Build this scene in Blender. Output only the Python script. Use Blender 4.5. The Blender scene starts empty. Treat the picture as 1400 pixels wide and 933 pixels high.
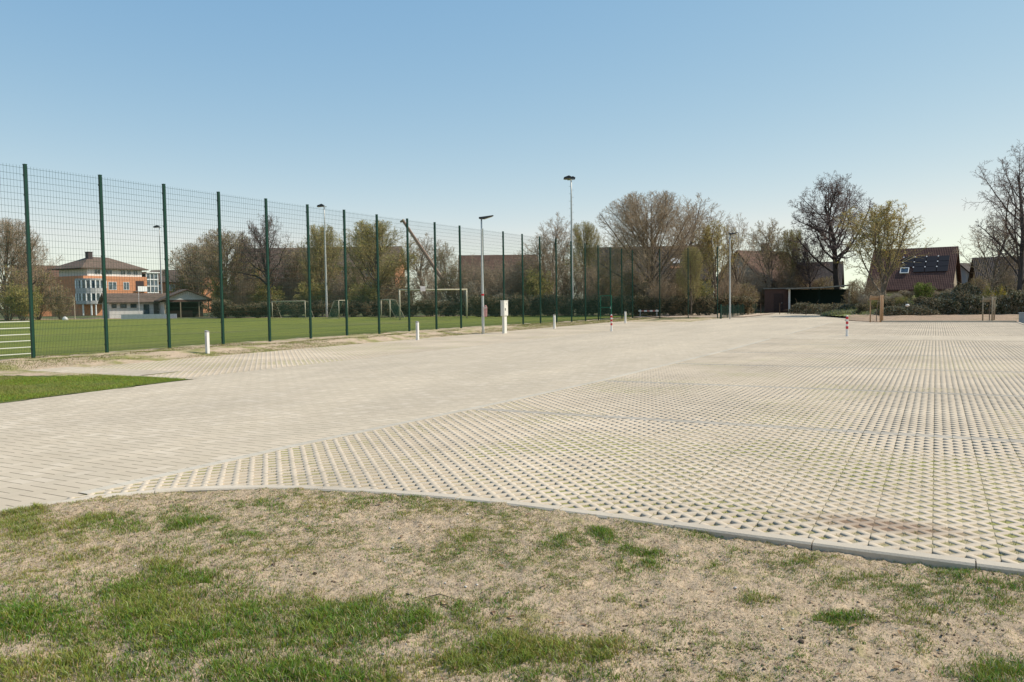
import bpy, math, random
import numpy as np
from mathutils import Vector

SC = bpy.context.scene
COL = SC.collection
RNG = np.random.default_rng(7)
random.seed(5)

# ------------------------------------------------------------------ camera model
F, CX, CY, EYE = 1090.0, 700.0, 466.5, 1.75
YAW, PITCH, ROLL = math.radians(28.0), math.atan(55.5 / 1090), math.radians(0.8)
fwd = np.array([-math.sin(YAW) * math.cos(PITCH), math.cos(YAW) * math.cos(PITCH), -math.sin(PITCH)])
_r = np.array([math.cos(YAW), math.sin(YAW), 0.0])
_u = np.cross(_r, fwd)
RGT = math.cos(ROLL) * _r - math.sin(ROLL) * _u
UPV = math.sin(ROLL) * _r + math.cos(ROLL) * _u
EYEP = np.array([0, 0, EYE])


def ground_pt(px, py, z=0.0):
    d = fwd + RGT * (px - CX) / F - UPV * (py - CY) / F
    return EYEP + d * ((z - EYE) / d[2])


def at(px, py, depth):
    return EYEP + (fwd + RGT * (px - CX) / F - UPV * (py - CY) / F) * depth


def project(P):
    v = P - EYEP
    z = v @ fwd
    z = np.where(z < 0.05, 0.05, z)
    return CX + F * (v @ RGT) / z, CY - F * (v @ UPV) / z


# ------------------------------------------------------------------ materials
def sock(nt, v, inp):
    if isinstance(v, bpy.types.NodeSocket):
        nt.links.new(v, inp)
    elif isinstance(v, (tuple, list)):
        inp.default_value = tuple(v) + ((1.0,) if len(v) == 3 and inp.type == 'RGBA' else ())
    else:
        inp.default_value = v


class NT:
    def __init__(self, name):
        self.m = bpy.data.materials.new(name)
        self.m.use_nodes = True
        self.t = self.m.node_tree
        self.t.nodes.clear()
        self.out = self.t.nodes.new('ShaderNodeOutputMaterial')
        self.bsdf = self.t.nodes.new('ShaderNodeBsdfPrincipled')
        self.t.links.new(self.bsdf.outputs[0], self.out.inputs[0])
        self.bsdf.inputs['Roughness'].default_value = 0.8
        self.bsdf.inputs['Specular IOR Level'].default_value = 0.25

    def n(self, typ, **kw):
        nd = self.t.nodes.new(typ)
        for k, v in kw.items():
            setattr(nd, k, v)
        return nd

    def math(self, op, a, b=0.0, c=None, clamp=False):
        nd = self.n('ShaderNodeMath', operation=op, use_clamp=clamp)
        sock(self.t, a, nd.inputs[0])
        sock(self.t, b, nd.inputs[1])
        if c is not None:
            sock(self.t, c, nd.inputs[2])
        return nd.outputs[0]

    def pos(self):
        return self.n('ShaderNodeNewGeometry').outputs['Position']

    def obj(self):
        return self.n('ShaderNodeTexCoord').outputs['Object']

    def map(self, v, scale=(1, 1, 1), rot=(0, 0, 0), loc=(0, 0, 0)):
        nd = self.n('ShaderNodeMapping')
        sock(self.t, v, nd.inputs[0])
        nd.inputs[1].default_value = loc
        nd.inputs[2].default_value = rot
        nd.inputs[3].default_value = scale
        return nd.outputs[0]

    def noise(self, v, scale, detail=4, rough=0.6, color=False):
        nd = self.n('ShaderNodeTexNoise')
        sock(self.t, v, nd.inputs['Vector'])
        nd.inputs['Scale'].default_value = scale
        nd.inputs['Detail'].default_value = detail
        nd.inputs['Roughness'].default_value = rough
        return nd.outputs[1 if color else 0]

    def ramp(self, f, stops):
        nd = self.n('ShaderNodeValToRGB')
        sock(self.t, f, nd.inputs[0])
        e = nd.color_ramp.elements
        while len(e) < len(stops):
            e.new(0.5)
        for el, (p, c) in zip(e, stops):
            el.position = p
            el.color = (c, c, c, 1) if isinstance(c, (int, float)) else tuple(c) + (1,)
        return nd.outputs[0]

    def mix(self, f, a, b, mode='MIX'):
        nd = self.n('ShaderNodeMix', data_type='RGBA', blend_type=mode)
        sock(self.t, f, nd.inputs[0])
        sock(self.t, a, nd.inputs[6])
        sock(self.t, b, nd.inputs[7])
        return nd.outputs[2]

    def color(self, c):
        sock(self.t, c, self.bsdf.inputs['Base Color'])

    def bump(self, h, dist=0.01, strength=1.0):
        nd = self.n('ShaderNodeBump')
        nd.inputs['Strength'].default_value = strength
        nd.inputs['Distance'].default_value = dist
        sock(self.t, h, nd.inputs['Height'])
        self.t.links.new(nd.outputs[0], self.bsdf.inputs['Normal'])

    def sep(self, v):
        nd = self.n('ShaderNodeSeparateXYZ')
        sock(self.t, v, nd.inputs[0])
        return nd.outputs


def plain(name, col, rough=0.6, var=0.15, scale=6, metal=0.0, bump=0.0, spec=0.3):
    """one paint or material with mild mottling"""
    M = NT(name)
    f = M.noise(M.obj(), scale, 5, 0.65)
    lo = [max(0, c * (1 - var)) for c in col]
    hi = [min(1, c * (1 + var)) for c in col]
    M.color(M.ramp(f, [(0.3, lo), (0.7, hi)]))
    M.bsdf.inputs['Roughness'].default_value = rough
    M.bsdf.inputs['Metallic'].default_value = metal
    M.bsdf.inputs['Specular IOR Level'].default_value = spec
    if bump:
        M.bump(M.noise(M.obj(), scale * 6, 4), bump)
    return M.m


def attr_mat(name, attr='tint', rough=0.7, trans=0.0, var=0.0):
    """colour comes from a point colour layer, for leaves and blades"""
    M = NT(name)
    a = M.n('ShaderNodeAttribute', attribute_name=attr)
    M.color(a.outputs['Color'])
    M.bsdf.inputs['Roughness'].default_value = rough
    M.bsdf.inputs['Specular IOR Level'].default_value = 0.2
    if trans:
        tr = M.n('ShaderNodeBsdfTranslucent')
        M.t.links.new(a.outputs['Color'], tr.inputs[0])
        mx = M.n('ShaderNodeMixShader')
        mx.inputs[0].default_value = trans
        M.t.links.new(M.bsdf.outputs[0], mx.inputs[1])
        M.t.links.new(tr.outputs[0], mx.inputs[2])
        M.t.links.new(mx.outputs[0], M.out.inputs[0])
    return M.m


def mat_concrete(name, base, stain=True, joints=None):
    M = NT(name)
    p = M.pos()
    big = M.noise(p, 0.35, 4, 0.6)
    mid = M.noise(p, 2.2, 5, 0.65)
    fine = M.noise(p, 70, 3, 0.7)
    b = np.array(base)
    c = M.ramp(big, [(0.32, tuple(b * 0.82)), (0.68, tuple(b * 1.08))])
    c = M.mix(0.55, c, M.ramp(mid, [(0.3, (0.78, 0.76, 0.72)), (0.7, (1.0, 1.0, 1.0))]), 'MULTIPLY')
    c = M.mix(0.5, c, M.ramp(fine, [(0.25, (0.72, 0.72, 0.72)), (0.75, (1.0, 1.0, 1.0))]), 'MULTIPLY')
    x, y, z = M.sep(p)
    if joints:
        jx, jy, w = joints
        fx = M.math('FRACT', M.math('DIVIDE', x, jx))
        fx = M.math('MINIMUM', fx, M.math('SUBTRACT', 1.0, fx))
        fy = M.math('FRACT', M.math('DIVIDE', y, jy))
        fy = M.math('MINIMUM', fy, M.math('SUBTRACT', 1.0, fy))
        d = M.math('MINIMUM', M.math('MULTIPLY', fx, jx), M.math('MULTIPLY', fy, jy))
        k = M.math('LESS_THAN', d, w)
        c = M.mix(M.math('MULTIPLY', k, 0.75), c, (0.09, 0.085, 0.05))
    if stain:   # old rusty oil stain near the kerb
        dx = M.math('MULTIPLY', M.math('ADD', x, 0.33), 1.0)
        dy = M.math('MULTIPLY', M.math('SUBTRACT', y, 6.62), 2.6)
        r = M.math('SQRT', M.math('ADD', M.math('MULTIPLY', dx, dx), M.math('MULTIPLY', dy, dy)))
        r = M.math('ADD', r, M.math('MULTIPLY', M.math('SUBTRACT', M.noise(p, 7, 4), 0.5), 0.5))
        c = M.mix(M.ramp(r, [(0.25, 0.62), (0.68, 0.0)]), c, (0.25, 0.16, 0.11))
    M.color(c)
    M.bsdf.inputs['Roughness'].default_value = 0.9
    M.bump(M.math('ADD', fine, M.math('MULTIPLY', mid, 0.5)), 0.004, 0.7)
    return M.m


def mat_blocks():
    """herringbone of pale concrete blocks for the drive lane"""
    M = NT('concrete_block_paving')
    p = M.pos()
    U = 0.14
    x, y, z = M.sep(p)
    u = M.math('DIVIDE', x, U)
    v = M.math('DIVIDE', y, U)
    i, j = M.math('FLOOR', u), M.math('FLOOR', v)
    fu, fv = M.math('FRACT', u), M.math('FRACT', v)
    k = M.math('FLOORED_MODULO', M.math('SUBTRACT', i, j), 4.0)
    is_ = [M.math('COMPARE', k, float(q), 0.1) for q in range(4)]
    dl = M.math('MAXIMUM', fu, is_[1])
    dr = M.math('MAXIMUM', M.math('SUBTRACT', 1.0, fu), is_[0])
    db = M.math('MAXIMUM', fv, is_[2])
    dt = M.math('MAXIMUM', M.math('SUBTRACT', 1.0, fv), is_[3])
    jx = M.math('LESS_THAN', M.math('MINIMUM', db, dt), 0.055)     # joints along x
    jy = M.math('LESS_THAN', M.math('MINIMUM', dl, dr), 0.035)     # joints along y
    bi = M.math('SUBTRACT', i, is_[1])
    bj = M.math('SUBTRACT', j, is_[2])
    cb = M.n('ShaderNodeCombineXYZ')
    sock(M.t, bi, cb.inputs[0]); sock(M.t, bj, cb.inputs[1])
    wn = M.n('ShaderNodeTexWhiteNoise', noise_dimensions='2D')
    M.t.links.new(cb.outputs[0], wn.inputs['Vector'])
    rnd = wn.outputs['Value']
    base = M.ramp(rnd, [(0.0, (0.60, 0.50, 0.375)), (0.8, (0.64, 0.53, 0.40)), (1.0, (0.69, 0.58, 0.45))])
    big = M.noise(M.map(p, (1, 0.25, 1)), 0.5, 5, 0.6)
    base = M.mix(0.8, base, M.ramp(big, [(0.3, (0.76, 0.76, 0.76)), (0.66, (1.0, 0.995, 0.98))]), 'MULTIPLY')
    mid = M.noise(p, 1.7, 5, 0.65)
    base = M.mix(0.5, base, M.ramp(mid, [(0.3, (0.82, 0.80, 0.77)), (0.7, (1, 1, 1))]), 'MULTIPLY')
    fine = M.noise(p, 90, 3, 0.7)
    base = M.mix(0.4, base, M.ramp(fine, [(0.25, (0.75, 0.75, 0.74)), (0.75, (1, 1, 1))]), 'MULTIPLY')
    sand = M.ramp(M.noise(p, 3.1, 4), [(0.45, 0.0), (0.7, 0.8)])
    base = M.mix(M.math('MULTIPLY', jy, 0.30), base, (0.40, 0.34, 0.25))
    base = M.mix(M.math('MULTIPLY', jx, M.math('SUBTRACT', 1.0, M.math('MULTIPLY', sand, 0.75))), base, (0.19, 0.155, 0.11))  # joints along x coloured darker for the shade seen in them
    M.color(base)
    M.bsdf.inputs['Roughness'].default_value = 0.85
    M.bump(M.math('ADD', M.math('MULTIPLY', M.math('MAXIMUM', jx, jy), -1.0),
                  M.math('ADD', M.math('MULTIPLY', rnd, 0.25), M.math('MULTIPLY', fine, 0.25))), 0.004, 0.7)
    return M.m


def mat_soil(name, tan=(0.36, 0.275, 0.20), dark=(0.17, 0.125, 0.085), green=(0.09, 0.12, 0.03), gamt=0.5, gscale=0.8):
    M = NT(name)
    p = M.pos()
    n1 = M.noise(p, 5, 8, 0.7)
    n2 = M.noise(p, 38, 5, 0.75)
    n3 = M.noise(p, gscale, 6, 0.68)
    t = np.array(tan)
    c = M.ramp(n1, [(0.3, tuple(t * 0.78)), (0.7, tuple(t * 1.15))])
    c = M.mix(M.ramp(n2, [(0.34, 0.85), (0.5, 0.0)]), c, dark)
    c = M.mix(M.ramp(n2, [(0.62, 0.0), (0.8, 0.55)]), c, tuple(np.minimum(t * 1.55, 0.7)))
    if gamt > 0:
        g = M.ramp(n3, [(0.66 - gamt * 0.3, 0.0), (0.78 - gamt * 0.3, 0.9)])
        gcol = M.ramp(M.noise(p, 20, 4), [(0.3, tuple(np.array(green) * 0.7)), (0.7, tuple(np.array(green) * 1.5))])
        c = M.mix(g, c, gcol)
    M.color(c)
    M.bsdf.inputs['Roughness'].default_value = 0.95
    M.bump(M.math('ADD', n2, M.math('MULTIPLY', n1, 2.0)), 0.02, 0.9)
    return M.m


def mat_turf(name, c0, c1, c2):
    M = NT(name)
    p = M.pos()
    a = M.noise(M.map(p, (1, 1, 1)), 0.09, 5, 0.6)
    b = M.noise(p, 1.3, 6, 0.7)
    s = M.noise(p, 30, 4, 0.7)
    c = M.ramp(a, [(0.4, c0), (0.56, c1)])
    c = M.mix(M.ramp(b, [(0.5, 0.0), (0.8, 0.8)]), c, c2)
    c = M.mix(M.ramp(M.noise(M.map(p, (1, 0.6, 1)), 0.11, 5, 0.65), [(0.52, 0.0), (0.7, 0.5)]), c, (0.25, 0.22, 0.09))
    c = M.mix(0.6, c, M.ramp(s, [(0.25, (0.55, 0.55, 0.5)), (0.75, (1.2, 1.2, 1.1))]), 'MULTIPLY')
    M.color(c)
    M.bsdf.inputs['Roughness'].default_value = 0.9
    M.bump(M.math('ADD', s, b), 0.05, 1.0)
    return M.m


def mat_hole_floor(name, gbias):
    M = NT(name)
    p = M.pos()
    g = M.noise(p, 0.42, 4, 0.6)
    g2 = M.noise(p, 4.5, 4, 0.65)
    n = M.noise(p, 45, 5, 0.75)
    soil = M.ramp(n, [(0.25, (0.24, 0.185, 0.115)), (0.65, (0.60, 0.475, 0.32))])
    moss = M.ramp(n, [(0.3, (0.17, 0.175, 0.045)), (0.7, (0.42, 0.39, 0.13))])
    f = M.ramp(M.math('ADD', M.math('MULTIPLY', g, 1.1), M.math('MULTIPLY', g2, 0.5)), [(0.80 - gbias, 0.0), (0.98 - gbias, 0.92)])
    c = M.mix(f, soil, moss)
    x, y, z = M.sep(p)
    dx, dy = M.math('ADD', x, 0.33), M.math('MULTIPLY', M.math('SUBTRACT', y, 6.62), 2.6)
    r = M.math('SQRT', M.math('ADD', M.math('MULTIPLY', dx, dx), M.math('MULTIPLY', dy, dy)))
    M.color(M.mix(M.ramp(r, [(0.3, 0.8), (0.72, 0.0)]), c, (0.22, 0.13, 0.085)))
    M.bsdf.inputs['Roughness'].default_value = 1.0
    M.bump(n, 0.015, 1.0)
    return M.m


def mat_tiles(name, c, sc=5.5):
    """rows of roof tiles in object space: x along the eaves"""
    M = NT(name)
    o = M.obj()
    w1 = M.n('ShaderNodeTexWave', wave_type='BANDS', bands_direction='X')
    sock(M.t, o, w1.inputs[0]); w1.inputs['Scale'].default_value = sc * 0.35; w1.inputs['Distortion'].default_value = 0.4
    w2 = M.n('ShaderNodeTexWave', wave_type='BANDS', bands_direction='Z', wave_profile='SAW')
    sock(M.t, o, w2.inputs[0]); w2.inputs['Scale'].default_value = sc * 0.30; w2.inputs['Distortion'].default_value = 0.3
    n = M.noise(o, 1.3, 6, 0.7)
    c = np.array(c)
    col = M.ramp(n, [(0.3, tuple(c * 0.7)), (0.7, tuple(c * 1.25))])
    h = M.math('ADD', M.math('MULTIPLY', w1.outputs['Fac'], 0.6), w2.outputs['Fac'])
    col = M.mix(0.75, col, M.ramp(h, [(0.2, (0.45, 0.45, 0.45)), (1.2, (1.1, 1.1, 1.1))]), 'MULTIPLY')
    M.color(col)
    M.bump(h, 0.05, 1.0)
    return M.m


def mat_glass(name, col=(0.03, 0.045, 0.06)):
    M = NT(name)
    M.color(M.ramp(M.noise(M.obj(), 1.2, 3), [(0.4, col), (0.65, tuple(np.array(col) * 3 + 0.02))]))
    M.bsdf.inputs['Roughness'].default_value = 0.08
    M.bsdf.inputs['Specular IOR Level'].default_value = 0.6
    return M.m


def mat_bark(name, c):
    M = NT(name)
    n = M.noise(M.map(M.obj(), (6, 6, 1.5)), 1.5, 5, 0.7)
    c = np.array(c)
    M.color(M.ramp(n, [(0.3, tuple(c * 0.6)), (0.7, tuple(c * 1.3))]))
    M.bsdf.inputs['Roughness'].default_value = 0.9
    M.bump(n, 0.03, 0.8)
    return M.m


def mat_wood(name, c):
    M = NT(name)
    n = M.noise(M.map(M.obj(), (14, 14, 1.2)), 2, 5, 0.7)
    c = np.array(c)
    M.color(M.ramp(n, [(0.3, tuple(c * 0.65)), (0.7, tuple(c * 1.25))]))
    M.bump(n, 0.004, 0.5)
    return M.m


# ------------------------------------------------------------------ mesh helpers
def mesh_from(name, verts, faces, mats=(), fmat=None, smooth=False, tint=None):
    me = bpy.data.meshes.new(name)
    me.from_pydata([tuple(v) for v in verts], [], faces)
    finish(me, mats, fmat, smooth, tint)
    return me


def finish(me, mats, fmat, smooth, tint):
    for m in mats:
        me.materials.append(m)
    if fmat is not None:
        me.polygons.foreach_set('material_index', np.asarray(fmat, dtype=np.int32))
    if smooth:
        me.polygons.foreach_set('use_smooth', np.ones(len(me.polygons), dtype=bool))
    if tint is not None:
        a = me.color_attributes.new('tint', 'FLOAT_COLOR', 'POINT')
        t = np.ones((len(me.vertices), 4), dtype=np.float32)
        t[:, :3] = tint
        a.data.foreach_set('color', t.ravel())
    me.update()


def mesh_arrays(name, V, loops, sizes, mats=(), fmat=None, smooth=False, tint=None):
    """big meshes straight from arrays: loops = flat vertex indices, sizes = corners per face"""
    me = bpy.data.meshes.new(name)
    V = np.asarray(V, dtype=np.float32)
    loops = np.asarray(loops, dtype=np.int32)
    sizes = np.asarray(sizes, dtype=np.int32)
    me.vertices.add(len(V))
    me.vertices.foreach_set('co', V.ravel())
    me.loops.add(len(loops))
    me.loops.foreach_set('vertex_index', loops)
    me.polygons.add(len(sizes))
    me.polygons.foreach_set('loop_start', np.concatenate([[0], np.cumsum(sizes)[:-1]]).astype(np.int32))
    me.update(calc_edges=True)
    me.validate()
    finish(me, mats, fmat, smooth, tint)
    return me


def link(name, me, parent=None, loc=None, label=None, cat=None, group=None, kind=None):
    o = bpy.data.objects.new(name, me)
    COL.objects.link(o)
    if parent:
        o.parent = parent
    if loc is not None:
        o.location = loc
    tag(o, label, cat, group, kind)
    return o


def tag(o, label=None, cat=None, group=None, kind=None):
    for k, v in (('label', label), ('category', cat), ('group', group), ('kind', kind)):
        if v:
            o[k] = v
    return o


def thing(name, label, cat, loc=(0, 0, 0), rz=0.0, group=None):
    o = link(name, None, None, tuple(float(v) for v in loc), label, cat, group)
    o.rotation_euler = (0, 0, rz)
    return o


def copy_tree(o, parent=None):
    c = o.copy()
    COL.objects.link(c)
    c.parent = parent
    for ch in list(o.children):
        copy_tree(ch, c)
    return c


class MB:
    def __init__(self):
        self.v, self.f = [], []

    def box(self, x0, x1, y0, y1, z0, z1):
        b = len(self.v)
        self.v += [(x0, y0, z0), (x1, y0, z0), (x1, y1, z0), (x0, y1, z0), (x0, y0, z1), (x1, y0, z1), (x1, y1, z1), (x0, y1, z1)]
        self.f += [(b, b + 3, b + 2, b + 1), (b + 4, b + 5, b + 6, b + 7), (b, b + 1, b + 5, b + 4),
                   (b + 1, b + 2, b + 6, b + 5), (b + 2, b + 3, b + 7, b + 6), (b + 3, b, b + 4, b + 7)]
        return self

    def poly(self, pts):
        b = len(self.v)
        self.v += [tuple(p) for p in pts]
        self.f.append(tuple(range(b, b + len(pts))))
        return self

    def prism(self, pts, ax, a0, a1):
        """2D outline pts extruded along axis ax ('x','y','z') from a0 to a1"""
        def mk(p, a):
            return {'x': (a, p[0], p[1]), 'y': (p[0], a, p[1]), 'z': (p[0], p[1], a)}[ax]
        b, n = len(self.v), len(pts)
        self.v += [mk(p, a0) for p in pts] + [mk(p, a1) for p in pts]
        self.f += [tuple(range(b, b + n))[::-1], tuple(range(b + n, b + 2 * n))]
        self.f += [(b + i, b + (i + 1) % n, b + n + (i + 1) % n, b + n + i) for i in range(n)]
        return self

    def tube(self, pts, radii, n=8, caps=True):
        pts = [Vector(p) for p in pts]
        b0 = len(self.v)
        for i, p in enumerate(pts):
            d = (pts[min(i + 1, len(pts) - 1)] - pts[max(i - 1, 0)]).normalized()
            a = d.cross(Vector((0, 1, 0)) if abs(d.y) < 0.9 else Vector((1, 0, 0))).normalized()
            c = d.cross(a)
            for k in range(n):
                t = 2 * math.pi * (k + 0.5) / n
                self.v.append(tuple(p + (a * math.cos(t) + c * math.sin(t)) * radii[i]))
        for i in range(len(pts) - 1):
            for k in range(n):
                q = b0 + i * n
                self.f.append((q + k, q + (k + 1) % n, q + n + (k + 1) % n, q + n + k))
        if caps:
            self.f.append(tuple(range(b0, b0 + n))[::-1])
            q = b0 + (len(pts) - 1) * n
            self.f.append(tuple(range(q, q + n)))
        return self

    def mesh(self, name, mat, smooth=False):
        return mesh_from(name, self.v, self.f, [mat], None, smooth)

    def obj(self, name, mat, parent=None, smooth=False, bevel=0.0, **kw):
        o = link(name, self.mesh(name, mat, smooth), parent, **kw)
        if bevel:
            b = o.modifiers.new('bevel', 'BEVEL')
            b.width = bevel
            b.segments = 2
            b.limit_method = 'ANGLE'
        return o


# smooth value noise for numpy
def vnoise(x, y, seed=0):
    xi, yi = np.floor(x).astype(np.int64), np.floor(y).astype(np.int64)
    fx, fy = x - xi, y - yi
    fx, fy = fx * fx * (3 - 2 * fx), fy * fy * (3 - 2 * fy)

    def h(a, b):
        n = (a * 374761393 + b * 668265263 + seed * 982451653) & 0xFFFFFFFF
        n = ((n ^ (n >> 13)) * 1274126177) & 0xFFFFFFFF
        return ((n ^ (n >> 16)) & 0xFFFF) / 65535.0
    return (h(xi, yi) * (1 - fx) + h(xi + 1, yi) * fx) * (1 - fy) + (h(xi, yi + 1) * (1 - fx) + h(xi + 1, yi + 1) * fx) * fy


def fbm(x, y, seed=0, octaves=4, gain=0.5):
    s, a, t = 0.0, 1.0, 0.0
    for o in range(octaves):
        s = s + a * vnoise(x * 2 ** o, y * 2 ** o, seed + o * 17)
        t += a
        a *= gain
    return s / t


def grid_sheet(name, x0, x1, y0, y1, step, zf, mat, kind='structure', keep=None, smooth=True):
    xs = np.linspace(x0, x1, max(2, int(round((x1 - x0) / step)) + 1))
    ys = np.linspace(y0, y1, max(2, int(round((y1 - y0) / step)) + 1))
    X, Y = np.meshgrid(xs, ys)
    Z = zf(X, Y)
    V = np.stack([X, Y, Z], -1).reshape(-1, 3)
    nx, ny = len(xs), len(ys)
    i = (np.arange(ny - 1)[:, None] * nx + np.arange(nx - 1)[None, :]).ravel()
    Q = np.stack([i, i + 1, i + nx + 1, i + nx], -1)
    if keep is not None:
        c = V[Q].mean(1)
        Q = Q[keep(c[:, 0], c[:, 1])]
    me = mesh_arrays(name, V, Q.ravel(), np.full(len(Q), 4), [mat], None, smooth)
    return link(name, me, kind=kind)


def flat(name, pts, z, mat, kind='structure'):
    return link(name, mesh_from(name, [(x, y, z) for x, y in pts], [tuple(range(len(pts)))], [mat]), kind=kind)


# ------------------------------------------------------------------ materials used
M_CONC = mat_concrete('grid_paver_concrete', (0.655, 0.54, 0.41), joints=(0.4, 0.6, 0.0035))
M_KERB = mat_concrete('kerb_concrete', (0.62, 0.53, 0.42), stain=False)
M_GREYROW = mat_concrete('grey_row_concrete', (0.46, 0.405, 0.335), stain=False, joints=(0.2, 9.0, 0.004))
M_PALE = mat_concrete('pale_edge_concrete', (0.60, 0.53, 0.43), stain=False, joints=(9.0, 0.2, 0.004))
M_BLOCK = mat_blocks()
M_SOIL = mat_soil('lawn_soil', tan=(0.565, 0.425, 0.285), dark=(0.15, 0.10, 0.065), gamt=0.25, green=(0.30, 0.26, 0.10), gscale=2.2)
M_BANK = mat_soil('bank_sand', tan=(0.56, 0.42, 0.29), gamt=0.62, green=(0.22, 0.21, 0.065), gscale=0.9)
M_EARTH = mat_soil('rough_earth', tan=(0.26, 0.21, 0.14), gamt=1.05, green=(0.07, 0.085, 0.025), gscale=0.25)
M_SAND = mat_soil('pale_sand', tan=(0.56, 0.43, 0.32), gamt=0.0)
M_LITTER = mat_soil('leaf_litter_bed', tan=(0.40, 0.28, 0.19), dark=(0.13, 0.08, 0.05), gamt=0.35, green=(0.14, 0.14, 0.05))
M_FIELD = mat_turf('pitch_turf', (0.155, 0.185, 0.030), (0.205, 0.225, 0.036), (0.26, 0.25, 0.065))
M_LAWN2 = mat_turf('strip_turf', (0.10, 0.15, 0.022), (0.15, 0.19, 0.035), (0.20, 0.18, 0.07))
M_GREEN = plain('green_powder_coat', (0.007, 0.045, 0.030), 0.4, 0.2, 3)
M_WIRE = plain('green_wire', (0.016, 0.05, 0.034), 0.4, 0.1, 3)
M_GALV = plain('galvanised_steel', (0.52, 0.52, 0.50), 0.5, 0.12, 8, metal=0.2)
M_PALEBAR = plain('pale_bar', (0.62, 0.62, 0.55), 0.45, 0.08, 8)
M_WHITE = plain('white_paint', (0.78, 0.74, 0.70), 0.5, 0.06, 6)
M_RED = plain('red_paint', (0.55, 0.03, 0.04), 0.45, 0.12, 8)
M_DARKLAMP = plain('dark_lamp_housing', (0.05, 0.05, 0.055), 0.45, 0.1)
M_LENS = plain('lamp_lens', (0.65, 0.66, 0.64), 0.2, 0.05)
M_CAB = plain('cabinet_shell', (0.72, 0.69, 0.62), 0.5, 0.05, 4)
M_BLACK = plain('black_plastic', (0.02, 0.02, 0.02), 0.5, 0.1)
M_STAKE = mat_wood('stake_wood', (0.42, 0.26, 0.15))
M_OLDSHADEWOOD = mat_wood('weathered_and_shaded_wood', (0.33, 0.26, 0.18))
M_BARK = mat_bark('bark_brown', (0.19, 0.145, 0.11))
M_BARKD = mat_bark('bark_dark', (0.075, 0.058, 0.05))
M_TWIG = mat_bark('twig_brown', (0.40, 0.305, 0.21))
M_TWIGP = mat_bark('twig_purple', (0.20, 0.145, 0.13))
M_TWIGO = mat_bark('twig_olive', (0.38, 0.31, 0.15))
M_LEAF = attr_mat('leaf', rough=0.6, trans=0.3)
M_BLADE = attr_mat('grass_blade', rough=0.55, trans=0.3)

# ------------------------------------------------------------------ camera, sky, sun
cam = bpy.data.cameras.new('camera')
camo = bpy.data.objects.new('camera', cam)
COL.objects.link(camo)
from mathutils import Matrix
camo.matrix_world = Matrix(((RGT[0], UPV[0], -fwd[0], 0), (RGT[1], UPV[1], -fwd[1], 0), (RGT[2], UPV[2], -fwd[2], EYE), (0, 0, 0, 1)))
cam.sensor_width = 36.0
cam.lens = F / 1400 * 36
cam.clip_start = 0.1
cam.clip_end = 6000
SC.camera = camo

SUN_EL, SUN_AZ = math.radians(47), math.radians(57)      # azimuth from +Y towards +X
w = bpy.data.worlds.new('World')
SC.world = w
w.use_nodes = True
wt = w.node_tree
bg = wt.nodes['Background']
sky = wt.nodes.new('ShaderNodeTexSky')
sky.sky_type = 'NISHITA'
sky.sun_disc = False
sky.sun_elevation = SUN_EL
sky.sun_rotation = SUN_AZ
sky.altitude = 100
sky.air_density = 0.75
sky.dust_density = 0.05
sky.ozone_density = 2.6
def wmul(a, col):
    nd = wt.nodes.new('ShaderNodeMix')
    nd.data_type, nd.blend_type = 'RGBA', 'MULTIPLY'
    nd.inputs[0].default_value = 1.0
    wt.links.new(a, nd.inputs[6])
    nd.inputs[7].default_value = tuple(col) + (1,)
    return nd.outputs[2]


# hazy spring sky: a softer step from zenith to horizon in each channel
sp_ = wt.nodes.new('ShaderNodeSeparateColor')
wt.links.new(wmul(sky.outputs[0], (0.15, 0.15, 0.15)), sp_.inputs[0])
cb_ = wt.nodes.new('ShaderNodeCombineColor')
for ch, (pw, k_) in enumerate([(0.96, 1.40), (0.60, 0.945), (0.28, 0.79)]):
    p_ = wt.nodes.new('ShaderNodeMath')
    p_.operation = 'POWER'
    wt.links.new(sp_.outputs[ch], p_.inputs[0])
    p_.inputs[1].default_value = pw
    m_ = wt.nodes.new('ShaderNodeMath')
    m_.operation = 'MULTIPLY'
    wt.links.new(p_.outputs[0], m_.inputs[0])
    m_.inputs[1].default_value = k_ / 0.15
    wt.links.new(m_.outputs[0], cb_.inputs[ch])
mn_ = wt.nodes.new('ShaderNodeMath')           # keep the horizon from turning pink
mn_.operation = 'MINIMUM'
gs_ = wt.nodes.new('ShaderNodeMath')
gs_.operation = 'MULTIPLY'
gs_.inputs[1].default_value = 0.93
wt.links.new(cb_.inputs[1].links[0].from_socket, gs_.inputs[0])
wt.links.new(cb_.inputs[0].links[0].from_socket, mn_.inputs[0])
wt.links.new(gs_.outputs[0], mn_.inputs[1])
wt.links.new(mn_.outputs[0], cb_.inputs[0])
wt.links.new(cb_.outputs[0], bg.inputs[0])
bg.inputs[1].default_value = 0.15
sl = bpy.data.lights.new('sun', 'SUN')
sl.energy = 5.0
sl.angle = math.radians(0.53)
sl.color = (1.0, 0.925, 0.79)
so = bpy.data.objects.new('sun', sl)
COL.objects.link(so)
sd = Vector((math.sin(SUN_AZ) * math.cos(SUN_EL), math.cos(SUN_AZ) * math.cos(SUN_EL), math.sin(SUN_EL)))
so.rotation_euler = sd.to_track_quat('Z', 'Y').to_euler()
so.location = (20, 20, 40)
SC.view_settings.view_transform = 'Standard'
SC.view_settings.look = 'None'
SC.view_settings.exposure = 0
SC.cycles.max_bounces = 5
SC.cycles.diffuse_bounces = 3
SC.cycles.transparent_max_bounces = 4

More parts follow.
